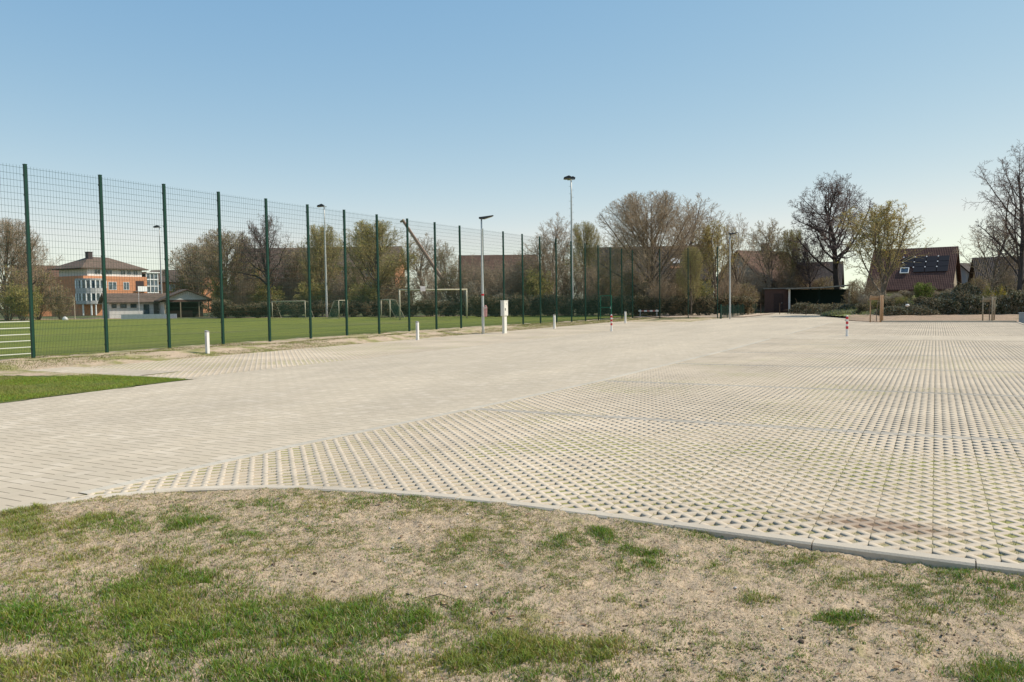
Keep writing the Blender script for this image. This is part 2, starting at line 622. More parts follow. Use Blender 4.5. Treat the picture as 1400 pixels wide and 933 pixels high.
# ------------------------------------------------------------------ kerb line
KP = [(4.6, 5.98), (2.5, 5.98), (0.5, 5.97), (-1.3, 6.0), (-2.4, 6.05), (-3.7, 6.03), (-5.2, 5.75), (-6.06, 5.36), (-6.58, 4.95),
      (-6.93, 4.42), (-7.15, 3.9), (-7.3, 3.0), (-7.36, 1.5), (-7.36, -3.0), (-7.36, -12.0)]


def catmull(P, step=0.05):
    P = [np.array(p, float) for p in P]
    P = [2 * P[0] - P[1]] + P + [2 * P[-1] - P[-2]]
    out = []
    for i in range(1, len(P) - 2):
        n = max(2, int(np.linalg.norm(P[i + 1] - P[i]) / step))
        for k in range(n):
            t = k / n
            a, b, c, d = P[i - 1], P[i], P[i + 1], P[i + 2]
            out.append(0.5 * (2 * b + (c - a) * t + (2 * a - 5 * b + 4 * c - d) * t * t + (3 * b - a - 3 * c + d) * t ** 3))
    out.append(P[-2])
    return np.array(out)


KC = catmull(KP)                                     # inner (parking side) edge of the kerb
KT = np.gradient(KC, axis=0)
KT /= np.linalg.norm(KT, axis=1)[:, None]
KN = np.stack([-KT[:, 1], KT[:, 0]], -1)             # left of travel (travel is west): towards the lawn
KS = np.concatenate([[0], np.cumsum(np.linalg.norm(np.diff(KC, axis=0), axis=1))])


def kerb_signed(x, y):
    """signed distance to the kerb line: > 0 on the lawn side"""
    x, y = np.atleast_1d(x), np.atleast_1d(y)
    out = np.empty(len(x))
    near = np.empty((len(x), 2))
    for s in range(0, len(x), 20000):
        p = np.stack([x[s:s + 20000], y[s:s + 20000]], -1)
        d = ((p[:, None, :] - KC[None, ::2, :]) ** 2).sum(-1)
        k = d.argmin(1) * 2
        v = p - KC[k]
        out[s:s + 20000] = (v * KN[k]).sum(-1)
        near[s:s + 20000] = KC[k] + 0.006 * KN[k]
    return out, near


def lawn_z(x, y):
    e = np.clip((x + 6.5) / 6.5, 0, 1)
    base = -0.007 - 0.020 * e
    return base + (fbm(x * 0.9, y * 0.9, 3, 3) - 0.5) * 0.06 + (fbm(x * 12, y * 12, 9, 4, 0.7) - 0.5) * 0.06


def build_kerb():
    mb = MB()
    W, Z0, Z1 = 0.115, -0.3, 0.010
    s = 0.35
    L = KS[-1]
    while s < L - 1.0:
        a, b = s + 0.004, min(s + 0.996, L)
        tt = np.linspace(a, b, 8)
        cx, cy = np.interp(tt, KS, KC[:, 0]), np.interp(tt, KS, KC[:, 1])
        nx, ny = np.interp(tt, KS, KN[:, 0]), np.interp(tt, KS, KN[:, 1])
        dz = random.uniform(-0.004, 0.004)
        prof = [(0, Z0), (0, Z1 + dz - 0.006), (0.006, Z1 + dz), (W - 0.014, Z1 + dz), (W, Z1 + dz - 0.014), (W, Z0)]
        b0 = len(mb.v)
        for i in range(len(tt)):
            for (o, z) in prof:
                mb.v.append((cx[i] + nx[i] * o, cy[i] + ny[i] * o, z))
        n = len(prof)
        for i in range(len(tt) - 1):
            for k in range(n - 1):
                q = b0 + i * n + k
                mb.f.append((q, q + n, q + n + 1, q + 1))
        mb.f.append(tuple(range(b0, b0 + n)))
        q = b0 + (len(tt) - 1) * n
        mb.f.append(tuple(range(q, q + n))[::-1])
        s += 1.0
    mb.obj('kerb', M_KERB, kind='structure')


build_kerb()


# ------------------------------------------------------------------ grid pavers: bars round diamond holes, real geometry
def grid_pavers(name, x0, x1, y0, y1, keep, snap=False, skip_rows=()):
    U = 0.1
    ni, nj = int(round((x1 - x0) / U)), int(round((y1 - y0) / U))
    I, J = np.meshgrid(np.arange(ni), np.arange(nj))
    I, J = I.ravel(), J.ravel()
    cx, cy = x0 + (I + 0.5) * U, y0 + (J + 0.5) * U
    k = keep(cx, cy)
    for r in skip_rows:
        k &= ~((cy > r) & (cy < r + 0.2))
    I, J, cx, cy = I[k], J[k], cx[k], cy[k]
    gi = I + int(round(x0 / U))
    gj = J + int(round(y0 / U))
    even = ((gi + gj) % 2 == 0)
    c = 0.060                                          # half diagonal of a hole
    cb = c * 1.12
    n = len(I)
    # even: holes at corners (0,0) and (1,1); odd: holes at (1,0) and (0,1)
    he = np.array([(c, 0), (U, 0), (U, U - c), (U - c, U), (0, U), (0, c)])
    ho = np.array([(0, 0), (U - c, 0), (U, c), (U, U), (c, U), (0, U - c)])
    H = np.where(even[:, None, None], he[None], ho[None])
    P = H + np.stack([cx - U / 2, cy - U / 2], -1)[:, None, :]
    # slight wobble shared by equal positions so bars stay joined
    P = P + np.stack([vnoise(P[..., 0] * 23, P[..., 1] * 23, 4) - 0.5, vnoise(P[..., 0] * 23, P[..., 1] * 23, 5) - 0.5], -1) * 0.008
    sx, sy = np.floor(cx / 0.4), np.floor(cy / 0.6)
    tz = (vnoise(sx + 0.5, sy + 0.5, 11) - 0.5) * 0.004
    if snap:
        fl = P.reshape(-1, 2)
        d, near = kerb_signed(fl[:, 0], fl[:, 1])
        fl = np.where((d > 0.006)[:, None], near, fl)
        P = fl.reshape(P.shape)
    top = np.concatenate([P, np.broadcast_to(tz[:, None, None], (n, 6, 1))], -1)
    # walls below the hole edges: even edges (5,0) and (2,3); odd edges (1,2) and (4,5)
    wa = np.where(even[:, None], np.array([5, 0, 2, 3])[None], np.array([1, 2, 4, 5])[None])
    low = np.take_along_axis(top, wa[:, :, None].repeat(3, 2), 1).copy()
    low[..., 2] = -0.06
    V = np.concatenate([top, low], 1)                    # 10 per tile
    b = (np.arange(n) * 10)[:, None]
    hexf = b + np.arange(6)[None]
    w1 = np.concatenate([b + wa[:, [1]], b + wa[:, [0]], b + 6, b + 7], 1)
    w2 = np.concatenate([b + wa[:, [3]], b + wa[:, [2]], b + 8, b + 9], 1)
    loops = np.concatenate([hexf, w1, w2], 1).ravel()
    sizes = np.tile([6, 4, 4], n)
    me = bpy.data.meshes.new(name)
    me = mesh_arrays(name, V.reshape(-1, 3), loops, sizes, [M_CONC])
    link(name, me, kind='structure')


def floor_z(x, y):
    fill = fbm(x * 0.55, y * 0.55, 21, 3)
    r = vnoise(x * 9.7, y * 9.7, 31)
    return np.clip(-0.0120 + (fill - 0.44) * 0.09 + (r - 0.5) * 0.010, -0.04, -0.0035)


XR0, XR1 = -6.5, 4.3
EY = [4.6, 7.3, 12.0, 16.0, 28.0, 45.0, 90.0]
EX = [-7.02, -6.95, -6.56, -6.32, -6.06, -6.1, -6.1]


def lane_edge(y):
    return np.interp(y, EY, EX)


ROWS = (11.0, 15.9, 20.8, 25.7, 30.6)
RIGHT_EDGE_ROWS = ROWS


def keep_near(x, y):
    d, _ = kerb_signed(x, y)
    return (d < 0.06)


grid_pavers('grid_paving', XR0 - 0.7, XR1, 4.4, 34.4, lambda x, y: (x > lane_edge(y)) & np.where(y < 7.0, keep_near(x, y), True), True, ROWS)
grid_pavers('far_grid_paving', XR0 + 0.4, XR1, 38.4, 57.0, lambda x, y: x > -6.0, False)
grid_pavers('side_grid_paving', -21.6, -15.9, 13.2, 58.0, lambda x, y: ((y > 14.4) | (x > -17.5)) & (x > -21.6 + np.clip(0.0, 0, 1)), False)

M_FLR = mat_hole_floor('hole_fill_right', 0.07)
M_FLS = mat_hole_floor('hole_fill_side', 0.16)
grid_sheet('paver_fill', XR0 - 0.7, XR1, 4.4, 57.0, 0.1, floor_z, M_FLR,
           keep=lambda x, y: (kerb_signed(x, y)[0] < 0.05) & (x > lane_edge(y) - 0.06) & ~((y > 34.5) & (y < 38.3)) & ~((y > 38) & (x < -6.0)))
grid_sheet('side_paver_fill', -21.6, -15.9, 13.2, 58.0, 0.1, lambda x, y: floor_z(x, y) * 0.75, M_FLS)

for r in ROWS:
    flat('paver_row', [(float(lane_edge(r)), r + 0.003), (XR1, r + 0.003), (XR1, r + 0.197), (float(lane_edge(r)), r + 0.197)], -0.001, M_GREYROW)
flat('cross_lane', [(XR0 + 0.003, 34.403), (XR1, 34.403), (XR1, 38.397), (XR0 + 0.003, 38.397)], 0.003, M_BLOCK)
ey = np.concatenate([np.linspace(4.62, 34.4, 60)])
edging = MB()
edging.v = [(float(lane_edge(y)) + o, float(y), z) for y in ey for (o, z) in ((-0.075, -0.05), (-0.075, 0.006), (0.065, 0.006), (0.065, -0.05))]
edging.f = [(4 * i + k, 4 * i + k + 1, 4 * i + k + 5, 4 * i + k + 4) for i in range(len(ey) - 1) for k in range(3)]
edging.obj('lane_edging', M_PALE, kind='structure')
MB().box(-6.1, -6.003, 38.4, 57.0, -0.05, 0.006).obj('lane_edging', M_PALE, kind='structure')
flat('side_path', [(-22.2, 12.95), (-15.5, 12.95), (-15.5, 13.19), (-17.6, 13.19), (-17.6, 14.38), (-22.2, 14.38)], 0.004, M_BLOCK)

# the drive lane follows the kerb round the corner of the near lawn
kk = [tuple(p) for p in KC if p[0] < -6.9][::3]
road = [(float(lane_edge(y)) - 0.0, float(y)) for y in (90, 45, 28, 16, 12, 7.3, 4.75)] + [p for p in kk if p[0] < -6.97] + [(-7.36, -12), (-15.1, -12), (-15.1, 8), (-15.45, 12.95), (-15.9, 13.19), (-15.9, 58), (-15.9, 90)]
flat('road', road, -0.002, M_BLOCK)
flat('road_junction', [(-6.603, 38.4), (-6.0, 38.4), (-6.0, 57.0), (4.3, 57.0), (4.3, 57.3), (-2.5, 57.3), (-4.6, 63.5), (-6.603, 66)], -0.008, M_BLOCK)
flat('lane_mouth', [(-6.603, 34.403), (-6.497, 34.403), (-6.497, 38.397), (-6.603, 38.397)], 0.001, M_BLOCK)

# ------------------------------------------------------------------ ground sheets
flat('ground', [(-1800, -800), (1800, -800), (1800, 3000), (-1800, 3000)], -0.42, M_EARTH)
grid_sheet('rough_ground', -140, 90, 56, 170, 1.0, lambda x, y: -0.03 + (fbm(x * 0.3, y * 0.3, 2, 4) - 0.5) * 0.16 - 0.25 * np.clip((58 - y) / 2, 0, 1), M_EARTH,
           keep=lambda x, y: ((y > 58.5) | (x > 5)) & ~((x > -16.4) & (x < -5.6) & (y < 89)) & ~((x > -6.3) & (x < 5) & (y < 63)))
grid_sheet('right_verge', 4.3, 30, -12, 58, 0.5, lambda x, y: -0.03 + (fbm(x, y, 6, 4) - 0.5) * 0.1, M_EARTH)


def bank_edge(y):
    return -21.55 - 0.65 * np.clip((20 - y) / 6, 0, 1)


def bank_z(x, y):
    t = np.clip((bank_edge(y) - x) / 1.6, 0, 1)
    far = np.clip((66 - y) / 25, 0.25, 1)
    return 0.004 - 0.02 * (t <= 0) + (0.15 * t * t * (3 - 2 * t)) * far + (fbm(x * 1.6, y * 1.6, 8, 4) - 0.45) * 0.10 * np.clip(t * 3, 0.15, 1)


grid_sheet('sand_bank', -25.6, -21.4, -12, 68.6, 0.14, bank_z, M_BANK)
grid_sheet('sports_field', -150, -25.2, -60, 80, 1.2, lambda x, y: 0.10 + (fbm(x * 0.4, y * 0.4, 12, 3) - 0.5) * 0.05, M_FIELD,
           keep=lambda x, y: y < 79 + 0.20 * (x + 25))
grid_sheet('field_margin', -150, -23, 40, 100, 0.8, lambda x, y: 0.02 + (fbm(x * 0.5, y * 0.5, 14, 3) - 0.5) * 0.12, M_LITTER,
           keep=lambda x, y: (y >= 78.2 + 0.20 * (x + 25)) & (y < 88 + 0.2 * (x + 25)) & ((x < -25.2) | (y > 68)))
grid_sheet('sand_strip', -26, -14.6, 70.5, 86, 0.5, lambda x, y: 0.05 + (fbm(x, y, 15, 3) - 0.5) * 0.08, M_SAND)
grid_sheet('verge_strip', -21.6, -15.9, 58.003, 71, 0.3, lambda x, y: 0.0 + (fbm(x * 2, y * 2, 16, 3) - 0.5) * 0.05, M_BANK)
# lawn strip on the far side of the lane
grid_sheet('far_lawn', -22.3, -15.1, -12, 13.0, 0.15, lambda x, y: -0.02 + 0.05 * fbm(x * 1.5, y * 1.5, 18, 4), M_LAWN2,
           keep=lambda x, y: (x < -15.12 - 0.06 * np.clip(y - 8, 0, 9)) & (y < 12.93))
grid_sheet('sand_patch', -22.3, -18.6, 11.0, 12.93, 0.12, lambda x, y: -0.013 + 0.05 * fbm(x * 1.5, y * 1.5, 18, 4), M_BANK,
           keep=lambda x, y: y > 11.5 + 0.33 * (x + 22) + 0.5 * (fbm(x * 1.5, y * 1.5, 26, 3) - 0.5))


# planting bed beyond the far pavers, held by a low kerb
def bed_z(x, y):
    e = np.clip((y - 57.2 - np.clip(-3.2 - x, 0, 9) * 1.4) / 1.5, 0, 1)
    return 0.02 + e * (0.05 + 0.22 * np.clip((y - 57.6) / 6, 0, 1) + (fbm(x * 1.3, y * 1.3, 19, 4) - 0.5) * 0.12)


grid_sheet('planting_bed', -5.6, 14, 57.3, 66, 0.25, bed_z, M_LITTER, keep=lambda x, y: y - 57.2 > np.clip(-3.2 - x, 0, 9) * 1.4)
MB().box(-3.1, 4.35, 57.05, 57.2, -0.1, 0.10).obj('bed_kerb', M_KERB, kind='structure')
MB().box(4.32, 4.44, 6.2, 57.0, -0.1, 0.03).obj('parking_kerb', M_KERB, kind='structure')


# ------------------------------------------------------------------ near lawn: lumpy soil, blades, litter
def near_z(x, y):
    z = lawn_z(x, y)
    return z


grid_sheet('lawn_soil', -7.4, 4.6, 1.0, 6.1, 0.022, near_z, M_SOIL, keep=lambda x, y: kerb_signed(x, y)[0] > 0.06)
grid_sheet('lawn_soil', -7.4, 6.0, -12, 1.0, 0.2, lambda x, y: lawn_z(x, y), M_SOIL)


def ell(px, py, L):
    d = np.zeros_like(px)
    for (cx, cy, rx, ry, s) in L:
        q = ((px - cx) / rx) ** 2 + ((py - cy) / ry) ** 2
        d = np.maximum(d, s * np.exp(-q * 0.9))
    return d


CLUMPS = [  # where the turf is thick on the near lawn: (centre, radii, strength)
    (60, 860, 130, 45, 1.0), (200, 835, 130, 35, 1.0), (255, 870, 110, 40, 0.95), (120, 920, 170, 30, 0.9), (330, 850, 90, 40, 0.9),
    (430, 860, 110, 36, 0.9), (500, 840, 45, 20, 0.9), (370, 915, 140, 30, 0.85), (560, 850, 55, 22, 0.8), (240, 795, 60, 22, 0.85),
    (620, 910, 110, 24, 0.9), (720, 895, 90, 26, 1.0), (810, 892, 60, 22, 0.9), (830, 920, 60, 14, 0.7), (500, 920, 60, 22, 0.8), (640, 850, 30, 12, 0.5),
    (1155, 853, 28, 18, 0.9), (1185, 845, 18, 12, 0.6), (1370, 917, 55, 22, 1.0), (890, 762, 40, 14, 0.9), (815, 735, 24, 11, 0.8), (760, 740, 24, 12, 0.55),
    (1000, 758, 26, 14, 0.5), (1110, 760, 30, 12, 0.5), (110, 715, 50, 12, 0.9), (30, 725, 40, 20, 0.8), (255, 712, 30, 14, 0.8), (180, 720, 30, 12, 0.6),
    (375, 686, 40, 8, 0.6), (480, 690, 40, 9, 0.5), (20, 700, 30, 8, 0.7), (250, 755, 80, 14, 0.45), (120, 760, 60, 16, 0.5), (330, 735, 30, 10, 0.5),
    (620, 735, 24, 9, 0.5), (700, 830, 26, 12, 0.45), (860, 825, 30, 12, 0.5), (1280, 830, 60, 24, 0.45), (1370, 810, 40, 16, 0.5), (1040, 820, 30, 12, 0.45),
    (940, 870, 24, 14, 0.4), (1240, 880, 22, 14, 0.5), (1170, 790, 50, 14, 0.45), (960, 720, 40, 10, 0.4), (1325, 790, 36, 10, 0.45), (560, 690, 60, 10, 0.4)]
BARE = [(40, 890, 50, 18, 1.0), (160, 903, 26, 12, 0.9), (440, 885, 26, 12, 0.6), (560, 885, 40, 14, 0.8), (110, 805, 60, 12, 0.6), (1200, 775, 60, 12, 0.9), (420, 810, 130, 14, 0.6)]


def lawn_density(x, y):
    P = np.stack([x, y, lawn_z(x, y)], -1)
    px, py = project(P)
    rag = (fbm(x * 3.1, y * 3.1, 41, 4, 0.6) - 0.5)
    jx, jy = rag * 90, (fbm(x * 3.1, y * 3.1, 47, 4, 0.6) - 0.5) * 50
    d = ell(px + jx, py + jy, CLUMPS)
    b = ell(px + jx, py + jy, BARE)
    sp = fbm(x * 1.7, y * 1.7, 51, 5, 0.62)
    sparse = np.clip((sp - 0.31) * 2.4, 0.10, 0.75)
    tuft = np.clip((vnoise(x * 14, y * 14, 57) - 0.45) * 2.2, 0, 1)
    patch = np.clip((fbm(x * 2.6, y * 2.6, 54, 4, 0.6) - 0.36) * 4.5, 0.5, 1)
    dens = np.maximum(d * (0.35 + 0.9 * fbm(x * 7, y * 7, 53, 3)) * patch, sparse * (0.25 + 0.9 * tuft))
    return np.clip(dens * (1 - 0.85 * b), 0, 1), np.clip(d, 0, 1)


def blades_mesh(name, x, y, z, h, wd, lean, col, mat, curl=0.5, label=None):
    n = len(x)
    a = RNG.uniform(0, 2 * math.pi, n)
    la = RNG.uniform(0, 2 * math.pi, n)
    ca, sa = np.cos(a), np.sin(a)
    lx, ly = np.cos(la) * lean * h, np.sin(la) * lean * h
    b = np.stack([x, y, z], -1)
    s = np.stack([ca * wd, sa * wd, np.zeros(n)], -1)
    mid = b + np.stack([lx * 0.35, ly * 0.35, h * 0.55], -1)
    tip = b + np.stack([lx, ly, h * (1 - curl * lean * 0.5)], -1)
    V = np.stack([b - s, b + s, mid + s * 0.75, mid - s * 0.75, tip], 1).reshape(-1, 3)
    q = (np.arange(n) * 5)[:, None]
    loops = np.concatenate([q + np.array([[0, 1, 2, 3]]), q + np.array([[3, 2, 4]])], 1).ravel()
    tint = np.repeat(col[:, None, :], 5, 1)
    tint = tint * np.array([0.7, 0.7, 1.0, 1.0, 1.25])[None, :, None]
    me = mesh_arrays(name, V, loops, np.tile([4, 3], n), [mat], None, False, np.clip(tint, 0, 1).reshape(-1, 3))
    return link(name, me, kind='stuff', label=label, cat='grass')


def near_grass():
    N = 2600000
    x, y = RNG.uniform(-7.3, 2.6, N), RNG.uniform(1.3, 6.0, N)
    P = np.stack([x, y, np.zeros(N)], -1)
    px, py = project(P)
    k = (px > -60) & (px < 1460) & (py < 990) & (py > 600)
    x, y = x[k], y[k]
    k = kerb_signed(x, y)[0] > 0.10
    x, y = x[k], y[k]
    dens, thick = lawn_density(x, y)
    k = RNG.random(len(x)) < dens * 0.85
    x, y, thick, dens = x[k], y[k], thick[k], dens[k]
    n = len(x)
    z = lawn_z(x, y) - 0.004
    hn = fbm(x * 2.5, y * 2.5, 61, 3)
    h = (0.017 + 0.046 * thick * (0.35 + hn)) * RNG.uniform(0.55, 1.35, n)
    wd = RNG.uniform(0.0012, 0.0023, n) * (1 + 0.3 * thick)
    g = np.stack([RNG.normal(0.175, 0.045, n), RNG.normal(0.245, 0.05, n), RNG.normal(0.034, 0.01, n)], -1)
    yel = np.clip((fbm(x * 1.9, y * 1.9, 71, 4) - 0.45) * 3.0, 0, 0.9)[:, None]
    g = g * (1 - yel) + np.stack([RNG.normal(0.33, 0.05, n), RNG.normal(0.32, 0.05, n), RNG.normal(0.075, 0.015, n)], -1) * yel
    dry = (RNG.random(n) < 0.07 + 0.30 * (1 - thick))[:, None]
    g = np.where(dry, np.stack([RNG.normal(0.50, 0.07, n), RNG.normal(0.41, 0.06, n), RNG.normal(0.24, 0.04, n)], -1), g)
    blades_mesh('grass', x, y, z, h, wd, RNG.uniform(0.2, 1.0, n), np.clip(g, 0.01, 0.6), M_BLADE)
    # straw and dead stalks lying on the soil
    N = 330000
    x, y = RNG.uniform(-7.3, 2.6, N), RNG.uniform(1.3, 6.0, N)
    px, py = project(np.stack([x, y, np.zeros(N)], -1))
    k = (px > -60) & (px < 1460) & (py < 990) & (py > 600)
    x, y = x[k], y[k]
    k = kerb_signed(x, y)[0] > 0.10
    x, y = x[k], y[k]
    k = RNG.random(len(x)) < np.clip(fbm(x * 4, y * 4, 81, 4) * 1.5 - 0.25, 0, 1) * (1 - 0.8 * lawn_density(x, y)[1])
    x, y = x[k], y[k]
    n = len(x)
    f = RNG.uniform(0.6, 1.15, n)[:, None]
    col = np.array([[0.62, 0.485, 0.315]]) * f
    dk = RNG.random(n) < 0.26
    col[dk] = np.array([0.10, 0.075, 0.05])  # dark stalks also stand for small shadows on the soil
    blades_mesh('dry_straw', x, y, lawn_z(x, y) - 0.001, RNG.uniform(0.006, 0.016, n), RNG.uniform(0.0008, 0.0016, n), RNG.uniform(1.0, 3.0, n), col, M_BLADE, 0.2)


near_grass()


def lump(seed, squash=0.6):
    """a small irregular clod, unit size"""
    r = random.Random(seed)
    v, f = [], []
    rings, seg = 3, 6
    v.append((0, 0, squash * r.uniform(.8, 1.2)))
    for i in range(1, rings + 1):
        t = math.pi * i / (rings + 1)
        for k in range(seg):
            a = 2 * math.pi * (k + 0.5 * (i % 2)) / seg
            q = r.uniform(0.7, 1.25)
            v.append((math.sin(t) * math.cos(a) * q, math.sin(t) * math.sin(a) * q, math.cos(t) * squash * q))
    v.append((0, 0, -squash))
    for k in range(seg):
        f.append((0, 1 + k, 1 + (k + 1) % seg))
        f.append((len(v) - 1, 1 + (rings - 1) * seg + (k + 1) % seg, 1 + (rings - 1) * seg + k))
        for i in range(rings - 1):
            a = 1 + i * seg
            f.append((a + k, a + seg + k, a + seg + (k + 1) % seg, a + (k + 1) % seg))
    return np.array(v), f


def scatter_lumps(name, pts, sizes, cols, mat, squash=0.6):
    protos = [lump(s, squash) for s in range(6)]
    V, Fc, T = [], [], []
    nv = 0
    for i, (p, s) in enumerate(zip(pts, sizes)):
        v, f = protos[i % 6]
        a = random.uniform(0, 6.28)
        R = np.array([[math.cos(a), -math.sin(a), 0], [math.sin(a), math.cos(a), 0], [0, 0, 1]])
        V.append(v @ R.T * s + p)
        Fc += [tuple(q + nv for q in ff) for ff in f]
        T.append(np.repeat(np.array([cols[i]]), len(v), 0))
        nv += len(v)
    me = mesh_from(name, np.concatenate(V), Fc, [mat], None, True, np.concatenate(T))
    link(name, me, kind='stuff')


M_CRUMB = attr_mat('soil_crumb', rough=0.95)


def lawn_points(n, x0=-7.2, x1=2.6, y0=1.5, y1=5.95, thr=None, seed=0):
    x, y = RNG.uniform(x0, x1, n), RNG.uniform(y0, y1, n)
    k = kerb_signed(x, y)[0] > 0.13
    x, y = x[k], y[k]
    if thr is not None:
        k = fbm(x * 2.2, y * 2.2, seed, 4) > thr
        x, y = x[k], y[k]
    return np.stack([x, y, lawn_z(x, y)], -1)


def litter():
    p = lawn_points(15000, thr=0.46, seed=91)
    s = np.minimum(RNG.gamma(2.0, 0.0022, len(p)) + 0.0015, 0.010)
    f = RNG.uniform(0.35, 1.1, len(p))[:, None]
    scatter_lumps('soil_crumbs', p, s, np.array([[0.40, 0.28, 0.185]]) * f, M_CRUMB)
    p = lawn_points(220)
    scatter_lumps('pebbles', p + np.array([0, 0, 0.002]), RNG.uniform(0.004, 0.011, len(p)), np.array([[0.5, 0.46, 0.42]]) * RNG.uniform(0.6, 1.25, len(p))[:, None], M_CRUMB)
    # dark clods of turned earth
    spots = [ground_pt(x, y)[:2] for x, y in [(920, 882), (1110, 870), (1130, 862), (1290, 862), (1200, 838), (1360, 793), (855, 852), (1070, 905), (300, 797), (335, 795), (130, 705), (410, 780), (380, 770),
                                              (1020, 885), (1345, 852), (640, 752), (570, 822), (1080, 930)]]
    q = []
    for sx, sy in spots:
        m = 12
        q.append(np.stack([RNG.normal(sx, 0.06, m), RNG.normal(sy, 0.045, m)], -1))
    q = np.concatenate(q)
    q = q[kerb_signed(q[:, 0], q[:, 1])[0] > 0.14]
    p = np.stack([q[:, 0], q[:, 1], lawn_z(q[:, 0], q[:, 1]) + 0.002], -1)
    scatter_lumps('earth_clods', p, RNG.gamma(2.0, 0.0022, len(p)) + 0.002, np.array([[0.105, 0.075, 0.052]]) * RNG.uniform(0.5, 1.3, len(p))[:, None], M_CRUMB)
    # dry leaves, curled
    p = lawn_points(190)
    V, Fc, T = [], [], []
    for i, c in enumerate(p):
        L, W = random.uniform(0.014, 0.032), random.uniform(0.007, 0.014)
        a, cu, tl = random.uniform(0, 6.28), random.uniform(0.2, 0.9), random.uniform(-0.3, 0.5)
        b = len(V)
        for (u, v) in [(-1, 0), (-0.45, -0.8), (0.35, -0.85), (1, 0), (0.35, 0.85), (-0.45, 0.8), (0, 0)]:
            lx, ly = u * L, v * W
            z = 0.006 + cu * W * v * v + tl * L * u * 0.5 + 0.006
            V.append((c[0] + lx * math.cos(a) - ly * math.sin(a), c[1] + lx * math.sin(a) + ly * math.cos(a), c[2] + z))
            T.append(np.array([(0.33, 0.21, 0.11), (0.42, 0.31, 0.19), (0.24, 0.14, 0.08)][i % 3]))
        Fc += [(b + 6, b + k, b + (k + 1) % 6) for k in range(6)]
    link('fallen_leaves', mesh_from('fallen_leaves', V, Fc, [M_LEAF], None, False, np.array(T)), kind='stuff')
    # tufts sprouting from the paver holes
    N = 60000
    I, J = RNG.integers(-65, 43, N), RNG.integers(60, 170, N)
    k = (I + J) % 2 == 0
    x, y = I[k] * 0.1 + RNG.normal(0, 0.018, k.sum()), J[k] * 0.1 + RNG.normal(0, 0.018, k.sum())
    g = fbm(x * 0.5 + 3, y * 0.5, 23, 3) + 0.45 * (vnoise(np.round(x * 10) * 0.73, np.round(y * 10) * 0.73, 29) - 0.5)
    k = (g > 0.56) & (kerb_signed(x, y)[0] < -0.1)
    x, y = x[k], y[k]
    n = len(x)
    col = np.stack([RNG.normal(0.15, 0.03, n), RNG.normal(0.19, 0.03, n), RNG.normal(0.04, 0.01, n)], -1)
    blades_mesh('paver_grass', x, y, floor_z(x, y), RNG.uniform(0.012, 0.035, n), RNG.uniform(0.0012, 0.002, n), RNG.uniform(0.2, 1, n), np.clip(col, 0.01, 1), M_BLADE)
    # verge grass on the far lawn strip and along the bank
    N = 130000
    x, y = RNG.uniform(-22.2, -15.2, N), RNG.uniform(6.5, 12.9, N)
    k = (x < -15.2 - 0.06 * np.clip(y - 8, 0, 9)) & ~((x < -19.3) & (y > 11.6 + 0.1 * (x + 22)))
    x, y = x[k], y[k]
    n = len(x)
    col = np.stack([RNG.normal(0.26, 0.05, n), RNG.normal(0.31, 0.05, n), RNG.normal(0.045, 0.01, n)], -1)
    dry = np.clip((fbm(x * 0.8, y * 0.8, 33, 3) - 0.45) * 3, 0, 1)[:, None]
    col = col * (1 - dry) + np.array([[0.33, 0.29, 0.10]]) * dry
    blades_mesh('verge_grass', x, y, np.full(n, -0.005), RNG.uniform(0.02, 0.075, n), RNG.uniform(0.002, 0.004, n), RNG.uniform(0.3, 1.2, n), np.clip(col, 0.01, 1), M_BLADE)
    N = 160000
    x, y = RNG.uniform(-25.5, -21.5, N), RNG.uniform(5, 67, N)
    t = (bank_edge(y) - x) / 4
    k = (fbm(x * 0.9, y * 0.35, 35, 4) + 0.25 * (y > 44) * (t < 0.6) + 0.22 * (t < 0.2) > 0.60) & (x < bank_edge(y) - 0.05)
    x, y = x[k], y[k]
    n = len(x)
    col = np.stack([RNG.normal(0.19, 0.04, n), RNG.normal(0.19, 0.03, n), RNG.normal(0.05, 0.01, n)], -1)
    blades_mesh('bank_grass', x, y, bank_z(x, y) - 0.01, RNG.uniform(0.02, 0.07, n), RNG.uniform(0.003, 0.006, n), RNG.uniform(0.3, 1.2, n), np.clip(col, 0.01, 1), M_BLADE)


litter()

# fallen twig on the near lawn
tw = MB()
tp = [ground_pt(x, y, -0.05) + np.array([0, 0, 0.03]) for x, y in [(556, 819), (575, 826), (600, 834), (622, 843), (645, 858)]]
tw.tube(tp, [0.007, 0.006, 0.005, 0.004, 0.002], 6)
t2 = [tp[1], tp[1] + np.array([0.10, 0.05, 0.03]), tp[1] + np.array([0.2, 0.07, 0.01])]
tw.tube(t2, [0.0035, 0.003, 0.0015], 5)
t3 = [tp[2], tp[2] + np.array([0.08, -0.04, 0.03]), tp[2] + np.array([0.15, -0.06, 0.01])]
tw.tube(t3, [0.0035, 0.002, 0.0015], 5)
tw.obj('fallen_branch', M_BARKD, label='dark crooked dead twig lying on the near lawn', cat='twig')


# ------------------------------------------------------------------ trees and shrubs
def frame_of(d):
    a = d.cross(Vector((0, 0, 1)))
    if a.length < 1e-3:
        a = Vector((1, 0, 0))
    a.normalize()
    return a, d.cross(a).normalized()


